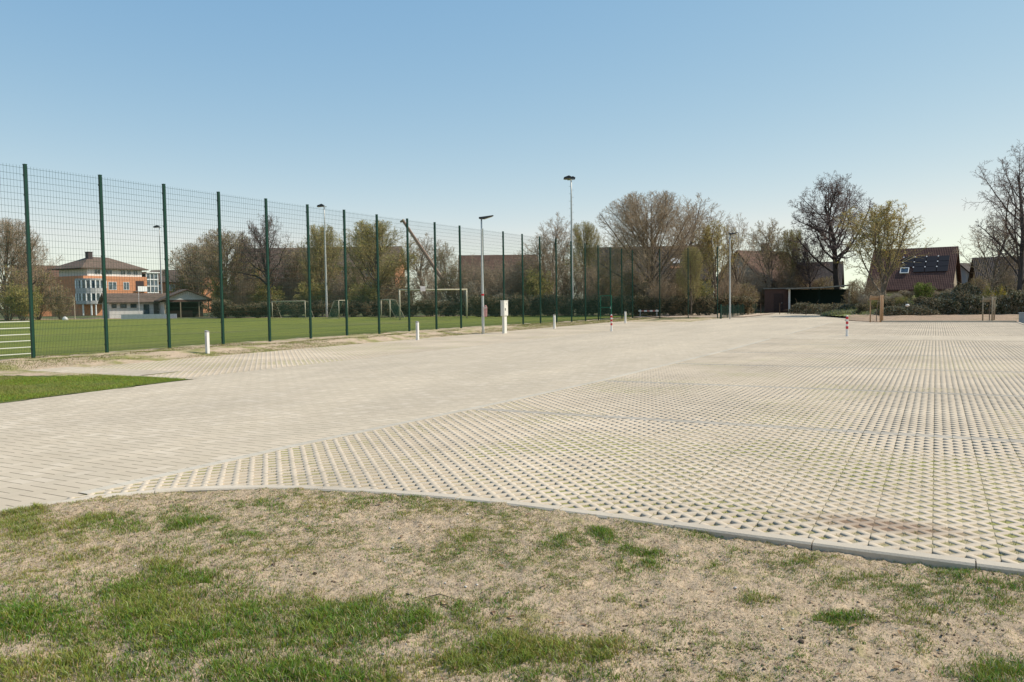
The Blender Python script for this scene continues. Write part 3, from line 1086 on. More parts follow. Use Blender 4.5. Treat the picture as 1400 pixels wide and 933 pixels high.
class Grower:
    def __init__(self, seed, H, rw, cz, rh, P):
        self.r = random.Random(seed)
        self.H, self.rw, self.cz, self.rh, self.P = H, rw, cz, rh, P
        self.lines = [[] for _ in range(5)]

    def exit(self, p, d):
        a = (d.x ** 2 + d.y ** 2) / self.rw ** 2 + d.z ** 2 / self.rh ** 2
        b = 2 * ((p.x * d.x + p.y * d.y) / self.rw ** 2 + (p.z - self.cz) * d.z / self.rh ** 2)
        c = (p.x ** 2 + p.y ** 2) / self.rw ** 2 + (p.z - self.cz) ** 2 / self.rh ** 2 - 1
        D = b * b - 4 * a * c
        if D <= 0:
            return 0.0
        return max(0.0, (-b + math.sqrt(D)) / (2 * a))

    def grow(self, p, d, L, r, lv):
        R, P = self.r, self.P
        n = P['seg'][lv]
        pts, rad, dirs = [p], [r], [d]
        for i in range(n):
            d = d + Vector((R.gauss(0, 1), R.gauss(0, 1), R.gauss(0, 1))) * P['wig'][lv] + Vector((0, 0, P['trop'][lv]))
            d.normalize()
            p = p + d * (L / n)
            pts.append(p)
            dirs.append(d)
            rad.append(max(P['minr'], r * (1 - (i + 1) / n * (1 - P['end'][lv]))))
        self.lines[lv].append((pts, rad))
        if lv + 1 >= P['levels']:
            return
        m = P['n'][lv]
        s0 = P['start'][lv]
        for j in range(m):
            t = s0 + (1 - s0) * (j + R.random()) / m
            q = min(n - 1e-4, t * n)
            i = int(q)
            pos = pts[i].lerp(pts[i + 1], q - i)
            rr = rad[i] + (rad[i + 1] - rad[i]) * (q - i)
            T = dirs[i + 1]
            a, b = frame_of(T)
            ang = math.radians(R.uniform(*P['ang'][lv]))
            az = j * 2.4 + R.uniform(-0.5, 0.5)
            cd = T * math.cos(ang) + (a * math.cos(az) + b * math.sin(az)) * math.sin(ang)
            ex = self.exit(pos, cd)
            if lv == 0:
                Lc = ex * R.uniform(*P.get('limb', (0.66, 0.92)))
            else:
                Lc = min(L * P['ratio'][lv] * (1 - 0.45 * t) * R.uniform(0.65, 1.25), ex * R.uniform(0.85, 1.1))
            if Lc < 0.12:
                continue
            self.grow(pos, cd, Lc, max(P['minr'], rr * R.uniform(*P['rr'][lv])), lv + 1)


def tubes_arrays(lines, n):
    """all polylines of one level (same point count) -> verts, quads"""
    P = np.array([[tuple(p) for p in l[0]] for l in lines])
    R = np.array([l[1] for l in lines])
    B, k = P.shape[:2]
    T = np.gradient(P, axis=1)
    T /= np.linalg.norm(T, axis=2, keepdims=True) + 1e-9
    ref = np.where(np.abs(T[..., 2:3]) > 0.9, np.array([1.0, 0, 0]), np.array([0, 0, 1.0]))
    a = np.cross(T, ref)
    a /= np.linalg.norm(a, axis=2, keepdims=True) + 1e-9
    c = np.cross(T, a)
    th = np.arange(n) * 2 * math.pi / n
    V = P[:, :, None] + (a[:, :, None] * np.cos(th)[None, None, :, None] + c[:, :, None] * np.sin(th)[None, None, :, None]) * R[:, :, None, None]
    idx = np.arange(B * k * n).reshape(B, k, n)
    nx = np.roll(idx, -1, axis=2)
    Q = np.stack([idx[:, :-1], nx[:, :-1], nx[:, 1:], idx[:, 1:]], -1).reshape(-1, 4)
    return V.reshape(-1, 3), Q


def leaf_quads(C, size, cols, seed, droop=0.0):
    r = np.random.default_rng(seed)
    n = len(C)
    u = r.normal(size=(n, 3)); u /= np.linalg.norm(u, axis=1)[:, None]
    v = np.cross(u, r.normal(size=(n, 3))); v /= np.linalg.norm(v, axis=1)[:, None] + 1e-9
    s = size * r.uniform(0.6, 1.35, n)[:, None]
    V = np.stack([C - u * s, C + v * s * 0.55, C + u * s, C - v * s * 0.55], 1).reshape(-1, 3)
    Q = np.arange(4 * n).reshape(n, 4)
    c = np.asarray(cols)[r.integers(0, len(cols), n)] * r.uniform(0.7, 1.3, n)[:, None]
    return V, Q, np.repeat(c, 4, 0)


def crown_mesh(name, groups, leaves, mat_twig):
    V, Q, M, T = [], [], [], []
    o = 0
    for lines, n in groups:
        if not lines:
            continue
        v, q = tubes_arrays(lines, n)
        V.append(v); Q.append(q + o); M.append(np.zeros(len(q))); T.append(np.full((len(v), 3), 0.2))
        o += len(v)
    if leaves is not None:
        v, q, c = leaves
        V.append(v); Q.append(q + o); M.append(np.ones(len(q))); T.append(c)
    Q = np.concatenate(Q)
    return mesh_arrays(name, np.concatenate(V), Q.ravel(), np.full(len(Q), 4), [mat_twig, M_LEAF], np.concatenate(M), False, np.clip(np.concatenate(T), 0, 1))


BASE = dict(levels=5, seg=[9, 7, 5, 4, 3], wig=[0.05, 0.10, 0.15, 0.2, 0.25], trop=[0.03, 0.05, 0.05, 0.03, 0.02], end=[0.35, 0.3, 0.3, 0.35, 0.5],
            n=[16, 9, 7, 5, 0], start=[0.28, 0.2, 0.15, 0.1, 0], ang=[(35, 60), (30, 55), (30, 60), (30, 65), (0, 0)],
            ratio=[0, 0.5, 0.5, 0.55, 0], rr=[(0.35, 0.55), (0.45, 0.6), (0.5, 0.7), (0.5, 0.8), (1, 1)], minr=0.009)


def make_tree(seed, H, rw, cz, rh, trunk_r, P=None, leaf=0, leafsize=0.05, leafcols=None, mb=None, mt=None, stems=1, lead=0.86, leafz=(0, 9)):
    q = dict(BASE)
    q.update(P or {})
    g = Grower(seed, H, rw, cz, rh, q)
    if stems == 1:
        g.grow(Vector((0, 0, -0.2)), Vector((0, 0, 1)), H * lead, trunk_r, 0)
    else:
        for k in range(stems):
            a = k * 2.4 + g.r.uniform(-0.4, 0.4)
            t = math.radians(g.r.uniform(4, 34))
            p = Vector((math.cos(a) * 0.25 * g.r.random(), math.sin(a) * 0.25 * g.r.random(), -0.1))
            d = Vector((math.cos(a) * math.sin(t), math.sin(a) * math.sin(t), math.cos(t)))
            g.grow(p, d, min(g.exit(p + Vector((0, 0, 0.3)), d) * g.r.uniform(0.7, 1.0), H), trunk_r * g.r.uniform(0.6, 1.1), 1)
    lv = None
    if leaf:
        pts = [p for l in (g.lines[3] + g.lines[4]) for p in l[0][1:] if leafz[0] * H < p.z < leafz[1] * H]
        C = np.array([tuple(g.r.choice(pts)) for _ in range(leaf)]) + np.random.default_rng(seed).normal(0, 0.05, (leaf, 3))
        lv = leaf_quads(C, leafsize, leafcols, seed)
    trunk = crown_mesh('trunk', [(g.lines[0], 9), (g.lines[1], 6)], None, mb)
    crown = crown_mesh('crown', [(g.lines[2], 4), (g.lines[3], 3), (g.lines[4], 3)], lv, mt)
    return trunk, crown


YG = [(0.56, 0.50, 0.12), (0.48, 0.47, 0.13), (0.62, 0.50, 0.16)]
OL = [(0.38, 0.34, 0.10), (0.44, 0.38, 0.13), (0.31, 0.29, 0.08)]
OR = [(0.54, 0.36, 0.12), (0.47, 0.34, 0.11), (0.40, 0.29, 0.09)]
BR = [(0.14, 0.10, 0.06), (0.10, 0.08, 0.04), (0.18, 0.13, 0.07)]
GR = [(0.10, 0.15, 0.03), (0.14, 0.20, 0.04), (0.08, 0.11, 0.03)]
DK = [(0.035, 0.045, 0.018), (0.08, 0.09, 0.04), (0.15, 0.15, 0.085), (0.34, 0.33, 0.25)]  # palest tone is a glint put into the leaf colour
BROWNLEAF = [(0.24, 0.175, 0.10), (0.18, 0.14, 0.075), (0.30, 0.22, 0.12)]
PALE = [(0.42, 0.38, 0.30), (0.30, 0.27, 0.19), (0.5, 0.47, 0.4)]
YEL = [(0.62, 0.45, 0.02), (0.55, 0.38, 0.02), (0.7, 0.55, 0.06)]

UPR = dict(ang=[(18, 38), (20, 42), (25, 50), (25, 55), (0, 0)], trop=[0.03, 0.10, 0.10, 0.06, 0.03], n=[20, 9, 7, 5, 0], start=[0.2, 0.2, 0.12, 0.1, 0])
RND = dict(limb=(0.8, 1.0), ang=[(22, 58), (20, 42), (22, 48), (25, 55), (0, 0)], trop=[0.03, 0.06, 0.05, 0.03, 0.02], n=[32, 12, 9, 6, 0], start=[0.16, 0.2, 0.12, 0.1, 0], wig=[0.04, 0.06, 0.1, 0.15, 0.2], minr=0.007)
OAK = dict(ang=[(34, 60), (35, 62), (35, 65), (35, 65), (0, 0)], wig=[0.09, 0.16, 0.2, 0.22, 0.25], n=[19, 11, 9, 6, 0], start=[0.34, 0.22, 0.12, 0.1, 0], rr=[(0.4, 0.65), (0.45, 0.65), (0.5, 0.7), (0.5, 0.8), (1, 1)], minr=0.010)
BSH = dict(levels=5, n=[0, 10, 8, 5, 0], ang=[(0, 0), (18, 45), (25, 55), (25, 60), (0, 0)], start=[0, 0.12, 0.1, 0.1, 0], trop=[0, 0.04, 0.05, 0.03, 0], ratio=[0, 0.55, 0.55, 0.6, 0], minr=0.008)

TREES = {
    'round': make_tree(11, 12.5, 5.3, 7.0, 5.6, 0.24, RND, mb=M_BARK, mt=M_TWIG, lead=0.75),
    'upright': make_tree(12, 11.5, 3.1, 6.6, 5.4, 0.17, UPR, mb=M_BARK, mt=M_TWIG),
    'upright2': make_tree(22, 11.0, 3.6, 6.3, 5.2, 0.16, UPR, leaf=1500, leafsize=0.06, leafcols=OL, mb=M_BARK, mt=M_TWIG),
    'oak': make_tree(13, 13.0, 6.0, 8.0, 5.4, 0.34, OAK, mb=M_BARKD, mt=M_TWIGP, lead=0.8),
    'bud': make_tree(14, 11.0, 4.6, 6.2, 5.0, 0.2, RND, leaf=5200, leafsize=0.065, leafcols=YG + OL, mb=M_BARK, mt=M_TWIGO, lead=0.75),
    'amber': make_tree(15, 10.5, 4.5, 5.9, 5.0, 0.19, UPR, leaf=5000, leafsize=0.06, leafcols=OR + YG[:1], mb=M_BARK, mt=M_TWIGO),
    'olive': make_tree(16, 10.0, 4.4, 5.6, 4.7, 0.2, RND, leaf=4200, leafsize=0.075, leafcols=OL + BR, mb=M_BARK, mt=M_TWIG, lead=0.75),
    'tall': make_tree(17, 14.5, 5.2, 8.2, 6.6, 0.27, dict(ang=[(28, 58), (28, 55), (30, 60), (30, 60), (0, 0)], n=[22, 10, 7, 5, 0], start=[0.2, 0.2, 0.12, 0.1, 0], wig=[0.07, 0.12, 0.16, 0.2, 0.25]), mb=M_BARKD, mt=M_TWIGP),
}
BUSH = {
    'bare': make_tree(31, 6.5, 3.0, 3.0, 3.6, 0.05, BSH, mb=M_BARK, mt=M_TWIG, stems=14),
    'brown': make_tree(32, 6.0, 3.2, 2.6, 3.6, 0.05, BSH, leaf=6000, leafsize=0.075, leafcols=BROWNLEAF + OL[2:], mb=M_BARK, mt=M_TWIG, stems=14),
    'olive': make_tree(33, 5.5, 3.0, 2.4, 3.3, 0.05, BSH, leaf=7000, leafsize=0.08, leafcols=OL + GR[2:], mb=M_BARK, mt=M_TWIGO, stems=13),
    'pale': make_tree(34, 3.6, 2.6, 1.5, 2.3, 0.03, BSH, leaf=5000, leafsize=0.05, leafcols=PALE, mb=M_BARK, mt=M_TWIG, stems=13),
    'low': make_tree(35, 2.4, 2.5, 0.8, 1.7, 0.03, BSH, leaf=9000, leafsize=0.07, leafcols=BROWNLEAF + DK[:3], mb=M_BARKD, mt=M_TWIG, stems=14),
    'green': make_tree(36, 3.0, 2.2, 1.2, 2.0, 0.03, BSH, leaf=7000, leafsize=0.07, leafcols=[(0.16, 0.24, 0.03), (0.2, 0.28, 0.05), (0.1, 0.15, 0.03)], mb=M_BARK, mt=M_TWIGO, stems=12),
    'yellow': make_tree(37, 2.6, 1.4, 1.2, 1.6, 0.03, BSH, leaf=4500, leafsize=0.05, leafcols=YEL, mb=M_BARK, mt=M_TWIGO, stems=10),
}


def mound(seed, rx, ry, h, n, cols, size):
    """bramble heap: leaves over an uneven dome plus a few arching canes"""
    r = np.random.default_rng(seed)
    a = r.uniform(0, 2 * math.pi, n)
    q = np.sqrt(r.random(n))
    x, y = np.cos(a) * q * rx, np.sin(a) * q * ry
    top = h * np.sqrt(np.clip(1 - q * q, 0, 1)) * (0.55 + 0.8 * fbm(x * 0.9 + 9, y * 0.9 + 9, seed, 4))
    z = top * np.where(r.random(n) < 0.7, r.uniform(0.8, 1.05, n), r.random(n))
    C = np.stack([x, y, z], -1) + r.normal(0, 0.06, (n, 3))
    lv = leaf_quads(C, size, cols, seed)
    lines = []
    for i in range(60):
        b = r.uniform(0, 2 * math.pi)
        p = Vector((math.cos(b) * rx * r.uniform(0, 0.8), math.sin(b) * ry * r.uniform(0, 0.8), 0))
        d = Vector((r.normal(0, 0.6), r.normal(0, 0.6), 1)).normalized()
        L = h * r.uniform(0.9, 1.5)
        pts = []
        for k in range(6):
            pts.append(p)
            p = p + d * (L / 5)
            d = (d + Vector((0, 0, -0.3)) + Vector((r.normal(0, 0.1), r.normal(0, 0.1), 0))).normalized()
        lines.append((pts, [0.014, 0.012, 0.01, 0.009, 0.008, 0.006]))
    return crown_mesh('leaves', [(lines, 4)], lv, M_TWIG)


MOUNDS = [mound(41, 2.2, 1.5, 1.5, 4200, DK + BROWNLEAF[:2], 0.085), mound(42, 2.6, 1.6, 1.2, 4600, DK[1:] + BROWNLEAF, 0.08), mound(43, 1.9, 1.4, 1.8, 4200, DK + BROWNLEAF, 0.08)]


def spot(px, depth):
    p = at(px, 415, depth)
    return float(p[0]), float(p[1])


def hgt(px, py, depth):
    return float(at(px, py, depth)[2])


def plant_tree(kind, px, top, depth, wpx, label, group='bare spring trees behind the field and car park', name='tree', z=0.0, protoH=None, rz=None):
    tr, cr = TREES[kind]
    H = max(v.co.z for v in cr.vertices) if kind not in plant_tree.h else plant_tree.h[kind]
    plant_tree.h[kind] = H
    W = plant_tree.w.setdefault(kind, max(abs(v.co.x) for v in cr.vertices) + max(abs(v.co.y) for v in cr.vertices))
    x, y = spot(px, depth)
    h = hgt(px, top, depth) - z
    s = h / H
    sw = 1.22 * wpx * depth / F / W
    t = thing(name, label, 'tree', (x, y, z), random.uniform(0, 6.28) if rz is None else rz, group)
    t.scale = (sw, sw, s)
    link('trunk', tr, t)
    link('crown', cr, t)
    return t


plant_tree.h, plant_tree.w = {}, {}


def plant_bush(kind, px, top, depth, wpx, label, group='shrubs of the hedge', z=0.0):
    tr, cr = BUSH[kind]
    key = 'b' + kind
    H = plant_tree.h.setdefault(key, max(v.co.z for v in cr.vertices))
    W = plant_tree.w.setdefault(key, max(abs(v.co.x) for v in cr.vertices) + max(abs(v.co.y) for v in cr.vertices))
    x, y = spot(px, depth)
    h = hgt(px, top, depth) - z
    t = thing('shrub', label, 'shrub', (x, y, z), random.uniform(0, 6.28), group)
    sw = wpx * depth / F / W
    t.scale = (sw, sw, h / H)
    link('stems', tr, t)
    link('foliage', cr, t)
    return t


GT = 'trees beyond the sports field'
GC = 'trees behind the car park'
plant_tree('round', 8, 296, 104, 95, 'bare brown tree at the far left behind the pitch', GT)
plant_tree('upright', 52, 330, 112, 62, 'lower bare tree left of the orange apartment block', GT)
plant_tree('olive', 272, 330, 126, 74, 'olive budding tree beside the pavilion roof', GT)
plant_tree('olive', 310, 311, 106, 84, 'broad olive tree right of the pavilion', GT)
plant_tree('oak', 371, 289, 102, 78, 'tall bare tree above the small green netted goal', GT)
plant_tree('upright2', 405, 330, 112, 62, 'slim olive tree left of the thin floodlight mast', GT)
plant_tree('bud', 441, 306, 108, 66, 'yellowish budding tree behind the thin floodlight mast', GT)
plant_tree('bud', 514, 300, 100, 104, 'broad yellow-green tree behind the training goals', GT)
plant_tree('upright', 585, 318, 110, 72, 'bare grey tree behind the leaning timber beam', GT)
plant_tree('upright2', 612, 330, 100, 44, 'narrow olive tree right of the leaning timber beam', GT)
plant_tree('upright', 735, 322, 92, 70, 'bare tree left of the tall floodlight mast, behind the fence', GC)
plant_tree('upright', 763, 290, 96, 66, 'tall upright bare tree just left of the tall floodlight mast', GC)
plant_tree('bud', 799, 302, 104, 50, 'yellow-green tree right of the tall floodlight mast', GC)
plant_tree('upright2', 840, 316, 92, 66, 'low bare tree left of the big round tree', GC)
plant_tree('round', 890, 260, 80, 138, 'biggest round bare tree behind the fence corner', GC)
plant_tree('upright', 955, 264, 86, 92, 'tall wispy bare tree beside the big round tree', GC)
plant_tree('amber', 978, 300, 82, 58, 'yellowish tree right of the wispy bare tree', GC)
plant_tree('bud', 945, 336, 76, 36, 'slender green-tinged tree under the wispy bare tree', GC)
plant_tree('upright', 1013, 291, 88, 48, 'narrow bare tree behind the slim lamp post', GC)
plant_tree('upright2', 1052, 298, 97, 66, 'olive bare tree in front of the house gable', GC)
plant_tree('bud', 1084, 312, 98, 50, 'small yellow-green tree behind the shelter', GC)
plant_tree('oak', 1112, 325, 96, 56, 'small bare tree behind the shelter roof', GC)
plant_tree('oak', 1147, 236, 94, 132, 'large dark bare tree with a crooked trunk by the shelter', GC)
plant_tree('amber', 1208, 274, 70, 116, 'amber budding tree in front of the solar roof', GC)
plant_tree('tall', 1392, 192, 60, 118, 'tallest bare tree at the right edge', GC)
plant_tree('upright', 1352, 290, 66, 70, 'thin bare tree left of the tallest tree', GC)
plant_tree('upright', 1425, 250, 64, 90, 'bare tree cut off by the right edge', GC)

GH = 'shrubs behind the sports field'
GB = 'shrubs behind the fence corner'
for i, (k, px, top, dep, wp) in enumerate([
        ('brown', 12, 360, 100, 70), ('brown', 52, 364, 104, 66), ('olive', 30, 385, 97, 60), ('brown', 82, 388, 101, 44)]):
    plant_bush(k, px, top, dep, wp, 'dense brown shrub left of the orange apartment block', 'brown shrubs left of the apartment block')
for i, (k, px, top, dep, wp) in enumerate([
        ('olive', 262, 352, 128, 50), ('olive', 306, 372, 104, 46), ('bare', 330, 366, 104, 64), ('olive', 365, 384, 104, 60), ('bare', 400, 372, 108, 60), ('olive', 430, 380, 104, 60),
        ('bare', 470, 366, 104, 64), ('olive', 500, 380, 98, 60), ('brown', 545, 372, 98, 70), ('bare', 590, 360, 96, 60), ('brown', 620, 362, 92, 56)]):
    plant_bush(k, px, top, dep, wp, 'tangled spring shrub at the far edge of the pitch', GH)
for px in range(300, 640, 26):
    plant_bush('low', px, 410 + random.randint(-4, 4), 96 - (px > 520) * 8, 40, 'low dark hedge bush along the far touchline', 'low hedge along the far touchline', z=0.05)
for (k, px, top, dep, wp) in [('bare', 640, 345, 92, 60), ('bare', 672, 352, 90, 60), ('bare', 705, 345, 92, 60), ('olive', 735, 362, 88, 50), ('bare', 852, 350, 90, 60), ('bare', 918, 350, 84, 60), ('bare', 1000, 352, 92, 56),
                              ('bare', 1030, 358, 94, 56), ('bare', 1085, 350, 97, 56), ('bare', 380, 350, 110, 60), ('bare', 420, 350, 112, 60), ('bare', 455, 345, 112, 60), ('olive', 345, 352, 112, 56), ('bare', 480, 350, 110, 60)]:
    plant_bush(k, px, top, dep, wp, 'loose bare shrub rising in front of the house walls', 'loose bare shrubs before the houses')
plant_bush('pale', 648, 384, 88, 44, 'whitish blossoming bush left of the grey lamp post')
plant_bush('pale', 690, 400, 86, 50, 'pale blossoming bush behind the electric cabinet')
for (k, px, top, dep, wp) in [('bare', 655, 350, 96, 50), ('bare', 690, 348, 98, 56), ('brown', 720, 350, 94, 60), ('bare', 750, 345, 90, 60), ('brown', 780, 350, 92, 60), ('bare', 810, 350, 88, 56),
                              ('brown', 835, 356, 84, 56), ('brown', 866, 365, 80, 56), ('bare', 900, 372, 78, 56), ('brown', 935, 372, 80, 56), ('olive', 955, 376, 78, 44),
                              ('bare', 990, 372, 82, 50), ('brown', 1020, 385, 86, 46), ('brown', 1040, 384, 99, 46), ('bare', 1075, 372, 99, 50)]:
    plant_bush(k, px, top, dep, wp, 'tall twiggy shrub in the tangle behind the tall green fence', GB)
for px in range(655, 1036, 24):
    plant_bush('low', px, 402 + random.randint(-5, 5), 82 - (px > 850) * 5, 42, 'dark low bush at the foot of the twiggy tangle', 'low dark bushes at the foot of the tangle')
for (k, px, top, dep, wp) in [('bare', 1105, 372, 98, 50), ('brown', 1132, 376, 96, 50), ('brown', 1172, 380, 76, 46), ('bare', 1190, 370, 72, 44), ('brown', 1340, 375, 70, 40), ('bare', 1372, 362, 66, 50), ('brown', 1398, 376, 62, 50)]:
    plant_bush(k, px, top, dep, wp, 'leafless brown shrub behind the brambles', 'leafless shrubs behind the brambles')
plant_bush('green', 1261, 385, 69, 36, 'fresh green rounded bush below the solar roof', None, z=1.0)
plant_bush('yellow', 1352, 387, 60, 20, 'yellow flowering bush, left one of the two by the right edge', None, z=0.3)
plant_bush('yellow', 1369, 388, 60, 18, 'yellow flowering bush, right one of the two by the right edge', None, z=0.3)


def plant_mound(k, px, base, depth, wpx, h, label, group):
    x, y = spot(px, depth)
    o = thing('bramble', label, 'bramble', (x, y, base), random.uniform(-0.5, 0.5), group)
    W = 4.4
    s = wpx * depth / F / W
    o.scale = (s, s, h)
    link('leaves', MOUNDS[k], o)


for (k, px, b, dep, wp, h) in [(0, 1100, 0, 80, 44, 0.8), (1, 1128, 0, 78, 50, .75), (0, 1165, 0.05, 70, 44, .7), (1, 1148, 0, 75, 50, .8), (0, 1185, 0.1, 68, 44, .7)]:
    plant_mound(k, px, b, dep, wp, h, 'grey-green bramble heap in front of the open shelter', 'brambles by the shelter')
for (k, px, b, dep, wp, h) in [(0, 1222, .25, 58, 50, .5), (1, 1250, .25, 58, 54, .6), (2, 1275, .25, 58, 50, .75), (0, 1296, .25, 58, 54, .9), (2, 1318, .25, 58, 54, 1.0), (0, 1340, .25, 57, 54, 1.0),
                               (1, 1368, .25, 57, 56, 1.05), (0, 1396, .25, 56, 56, 1.2), (2, 1322, .6, 63, 56, 1.2), (0, 1296, .6, 63, 50, .95), (2, 1372, .5, 62, 56, 1.1), (1, 1425, .25, 56, 60, 1.4)]:
    plant_mound(k, px, b, dep, wp, h, 'dark evergreen bramble heap along the planting bed', 'brambles along the planting bed')


# scrubby rising ground between the bed and the houses
M_SCRUB = mat_soil('scrub_ground', tan=(0.36, 0.30, 0.18), dark=(0.10, 0.085, 0.05), gamt=1.0, green=(0.17, 0.19, 0.055), gscale=0.5)


def scrub_z(x, y):
    d = 0.883 * y - 0.469 * x
    t = np.clip((d - 57.5) / 15, 0, 1) * np.clip((x + 9) / 5, 0, 1)
    return -0.06 + 1.75 * t * (0.6 + 0.4 * t) + (fbm(x * 0.8, y * 0.8, 63, 4) - 0.5) * 0.5 * np.clip(t * 3, 0, 1)


grid_sheet('scrub_bank', -10, 22, 58, 82, 0.4, scrub_z, M_SCRUB, keep=lambda x, y: (0.883 * y - 0.469 * x > 57.3) & (y > 59.5 + np.clip(-3 - x, 0, 9) * 2.4))
for (k, px, top, dep, wp) in [('pale', 1200, 397, 68, 26), ('pale', 1222, 400, 66, 30), ('low', 1215, 407, 63, 30), ('pale', 1238, 396, 70, 30), ('low', 1262, 404, 64, 34), ('pale', 1280, 397, 69, 30), ('olive', 1232, 404, 65, 24),
                              ('pale', 1300, 394, 70, 30), ('low', 1240, 412, 61, 30), ('olive', 1290, 404, 64, 24), ('pale', 1180, 402, 68, 26), ('olive', 1195, 408, 64, 22), ('low', 1180, 414, 63, 24)]:
    plant_bush(k, px, top, dep, wp, 'scrubby low bush on the rising ground below the solar roof', 'scrub on the rising ground', z=float(scrub_z(np.array([spot(px, dep)[0]]), np.array([spot(px, dep)[1]]))[0]) - 0.05)


def undergrowth():
    N = 60000
    x, y = RNG.uniform(-9, 10, N), RNG.uniform(59, 80, N)
    d = 0.883 * y - 0.469 * x
    k = (d > 58) & (d < 76) & (y > 60 + np.clip(-3 - x, 0, 9) * 2.4) & (fbm(x * 0.7, y * 0.7, 67, 4) > 0.44)
    x, y = x[k], y[k]
    n = len(x)
    c = np.array([(0.20, 0.24, 0.07), (0.34, 0.31, 0.15), (0.14, 0.16, 0.06), (0.36, 0.34, 0.24)])[RNG.integers(0, 4, n)] * RNG.uniform(0.7, 1.25, n)[:, None]
    blades_mesh('undergrowth', x, y, scrub_z(x, y) - 0.03, RNG.uniform(0.12, 0.5, n), RNG.uniform(0.012, 0.03, n), RNG.uniform(0.3, 1.3, n), np.clip(c, 0, 1), M_BLADE)


undergrowth()


# ------------------------------------------------------------------ tall green fence
def fence_x(k):
    return -25 + 0.08 * max(0, k - 7)


def mesh_panel(L, z0, z1, step=0.1, low=2.0):
    """double-rod mat in the local x-z plane"""
    mb = MB()
    n = int(round(L / 0.05))
    for i in range(n + 1):
        x = i * L / n
        top = z1 if i % 2 == 0 else min(low, z1)
        mb.box(x - 0.0022, x + 0.0022, -0.0022, 0.0022, z0, top)
    z = z0 + 0.03
    while z < z1:
        mb.box(0, L, -0.0085, -0.003, z - 0.0027, z + 0.0027)
        mb.box(0, L, 0.003, 0.0085, z - 0.0027, z + 0.0027)
        z += 0.2
    return mb


def fence_post(h, w=0.085):
    mb = MB()
    mb.box(-w / 2, w / 2, -w / 2, w / 2, -0.3, h)
    mb.box(-w / 2 - 0.006, w / 2 + 0.006, -w / 2 - 0.006, w / 2 + 0.006, h, h + 0.025)
    for z in np.arange(0.3, h, 0.6):
        mb.box(-w / 2 - 0.012, w / 2 + 0.012, -w / 2 - 0.005, -w / 2, z - 0.03, z + 0.03)
    return mb


def build_tall_fence():
    t = thing('ball_fence', 'tall green mesh fence with many posts along the sports field', 'fence', (0, 0, 0))
    pm = fence_post(6.02).mesh('post', M_GREEN)
    ks = list(range(-3, 22))
    for k in ks:
        o = link('post', pm, t, (fence_x(k), 15 + 2.52 * k, 0.14 - 0.12 * min(1, max(0, k - 14) / 6)))
    for k in ks[:-1]:
        a = np.array([fence_x(k), 15 + 2.52 * k]); b = np.array([fence_x(k + 1), 15 + 2.52 * (k + 1)])
        d = b - a
        L = float(np.linalg.norm(d)) - 0.09
        zb = 0.14 - 0.12 * min(1, max(0, k - 14) / 6)
        p = link('mesh_panel', PANEL if k % 1 == 0 else None, t, (float(a[0] + 0.052), float(a[1] + 0.045), zb))
        p.rotation_euler = (0, 0, math.atan2(d[1], d[0]))
        if k == -1:
            mb = MB()
            for i in range(6):
                z = 0.17 + i * 0.2
                mb.box(0.0, L - 0.06, 0.014, 0.024, z - 0.012, z + 0.012)  # thicker pale bars laid over the panel's lower wires
            q = mb.obj('lower_wires', M_PALEBAR, t, label='pale thick lower wires on the nearest panel')
            q.location = (float(a[0] + 0.075), float(a[1] + 0.045), zb)
            q.rotation_euler = p.rotation_euler
    # return leg at the far corner
    t2 = thing('ball_fence', 'short return of the green mesh fence, crossing behind the slim posts', 'fence', (0, 0, 0))
    pm2 = fence_post(6.02, 0.07).mesh('post', M_GREEN)
    cx, cy = fence_x(21), 15 + 2.52 * 21
    for i in range(1, 4):
        link('post', pm2, t2, (cx + 2.52 * i, cy - 0.05, 0.0))
    for i in range(3):
        link('mesh_panel', PANEL, t2, (cx + 2.52 * i + 0.045, cy - 0.09, 0.0))


PANEL = mesh_panel(2.43, 0.08, 5.98).mesh('mesh_panel', M_WIRE)
build_tall_fence()


def build_low_fence():
    t = thing('low_fence', 'waist high green mesh fence right of the tall fence corner', 'fence', (-15.7, 66.6, 0.0), math.radians(92))
    lp = mesh_panel(2.43, 0.05, 1.05).mesh('mesh_panel', M_WIRE)
    pp = fence_post(1.12, 0.06).mesh('post', M_GREEN)
    for i in range(8):
        link('post', pp, t, (2.5 * i, 0, 0))
        if i < 7:
            link('mesh_panel', lp, t, (2.5 * i + 0.035, 0.04, 0))
    mb = MB().box(-0.06, 0.06, -0.06, 0.06, -0.2, 1.15)
    mb.box(-0.07, 0.07, -0.07, 0.07, 1.15, 1.18)
    mb.obj('gate_post', M_GREEN, t).location = (-0.25, 0, 0)


build_low_fence()

# gate leaf standing open beside the tall fence
g = thing('gate', 'narrow green metal gate standing open at the tall fence', 'gate', (-24.0, 60.4, 0.05), 0)
mb = MB()
for (x0, x1, z0, z1) in [(0, 0.05, 0, 2.0), (0.95, 1.0, 0, 2.0), (0.05, 0.95, 1.95, 2.0), (0.05, 0.95, 0.05, 0.1), (0.05, 0.95, 1.0, 1.05)]:
    mb.box(x0, x1, -0.02, 0.02, z0, z1)
mb.obj('gate_frame', plain('gate_green', (0.02, 0.16, 0.10), 0.4), g)
mesh_panel(0.88, 0.11, 1.94).obj('mesh_infill', M_WIRE, g).location = (0.06, 0, 0)
MB().box(0.84, 0.95, -0.05, -0.021, 0.98, 1.0).box(0.9, 0.94, -0.03, -0.02, 0.9, 1.1).obj('handle', M_GALV, g)


# ------------------------------------------------------------------ lamps, masts, posts
def tapered(h, r0, r1, n=12, seg=8):
    mb = MB()
    mb.tube([(0, 0, -0.3 + (h + 0.3) * i / seg) for i in range(seg + 1)], [r0 + (r1 - r0) * i / seg for i in range(seg + 1)], n)
    return mb


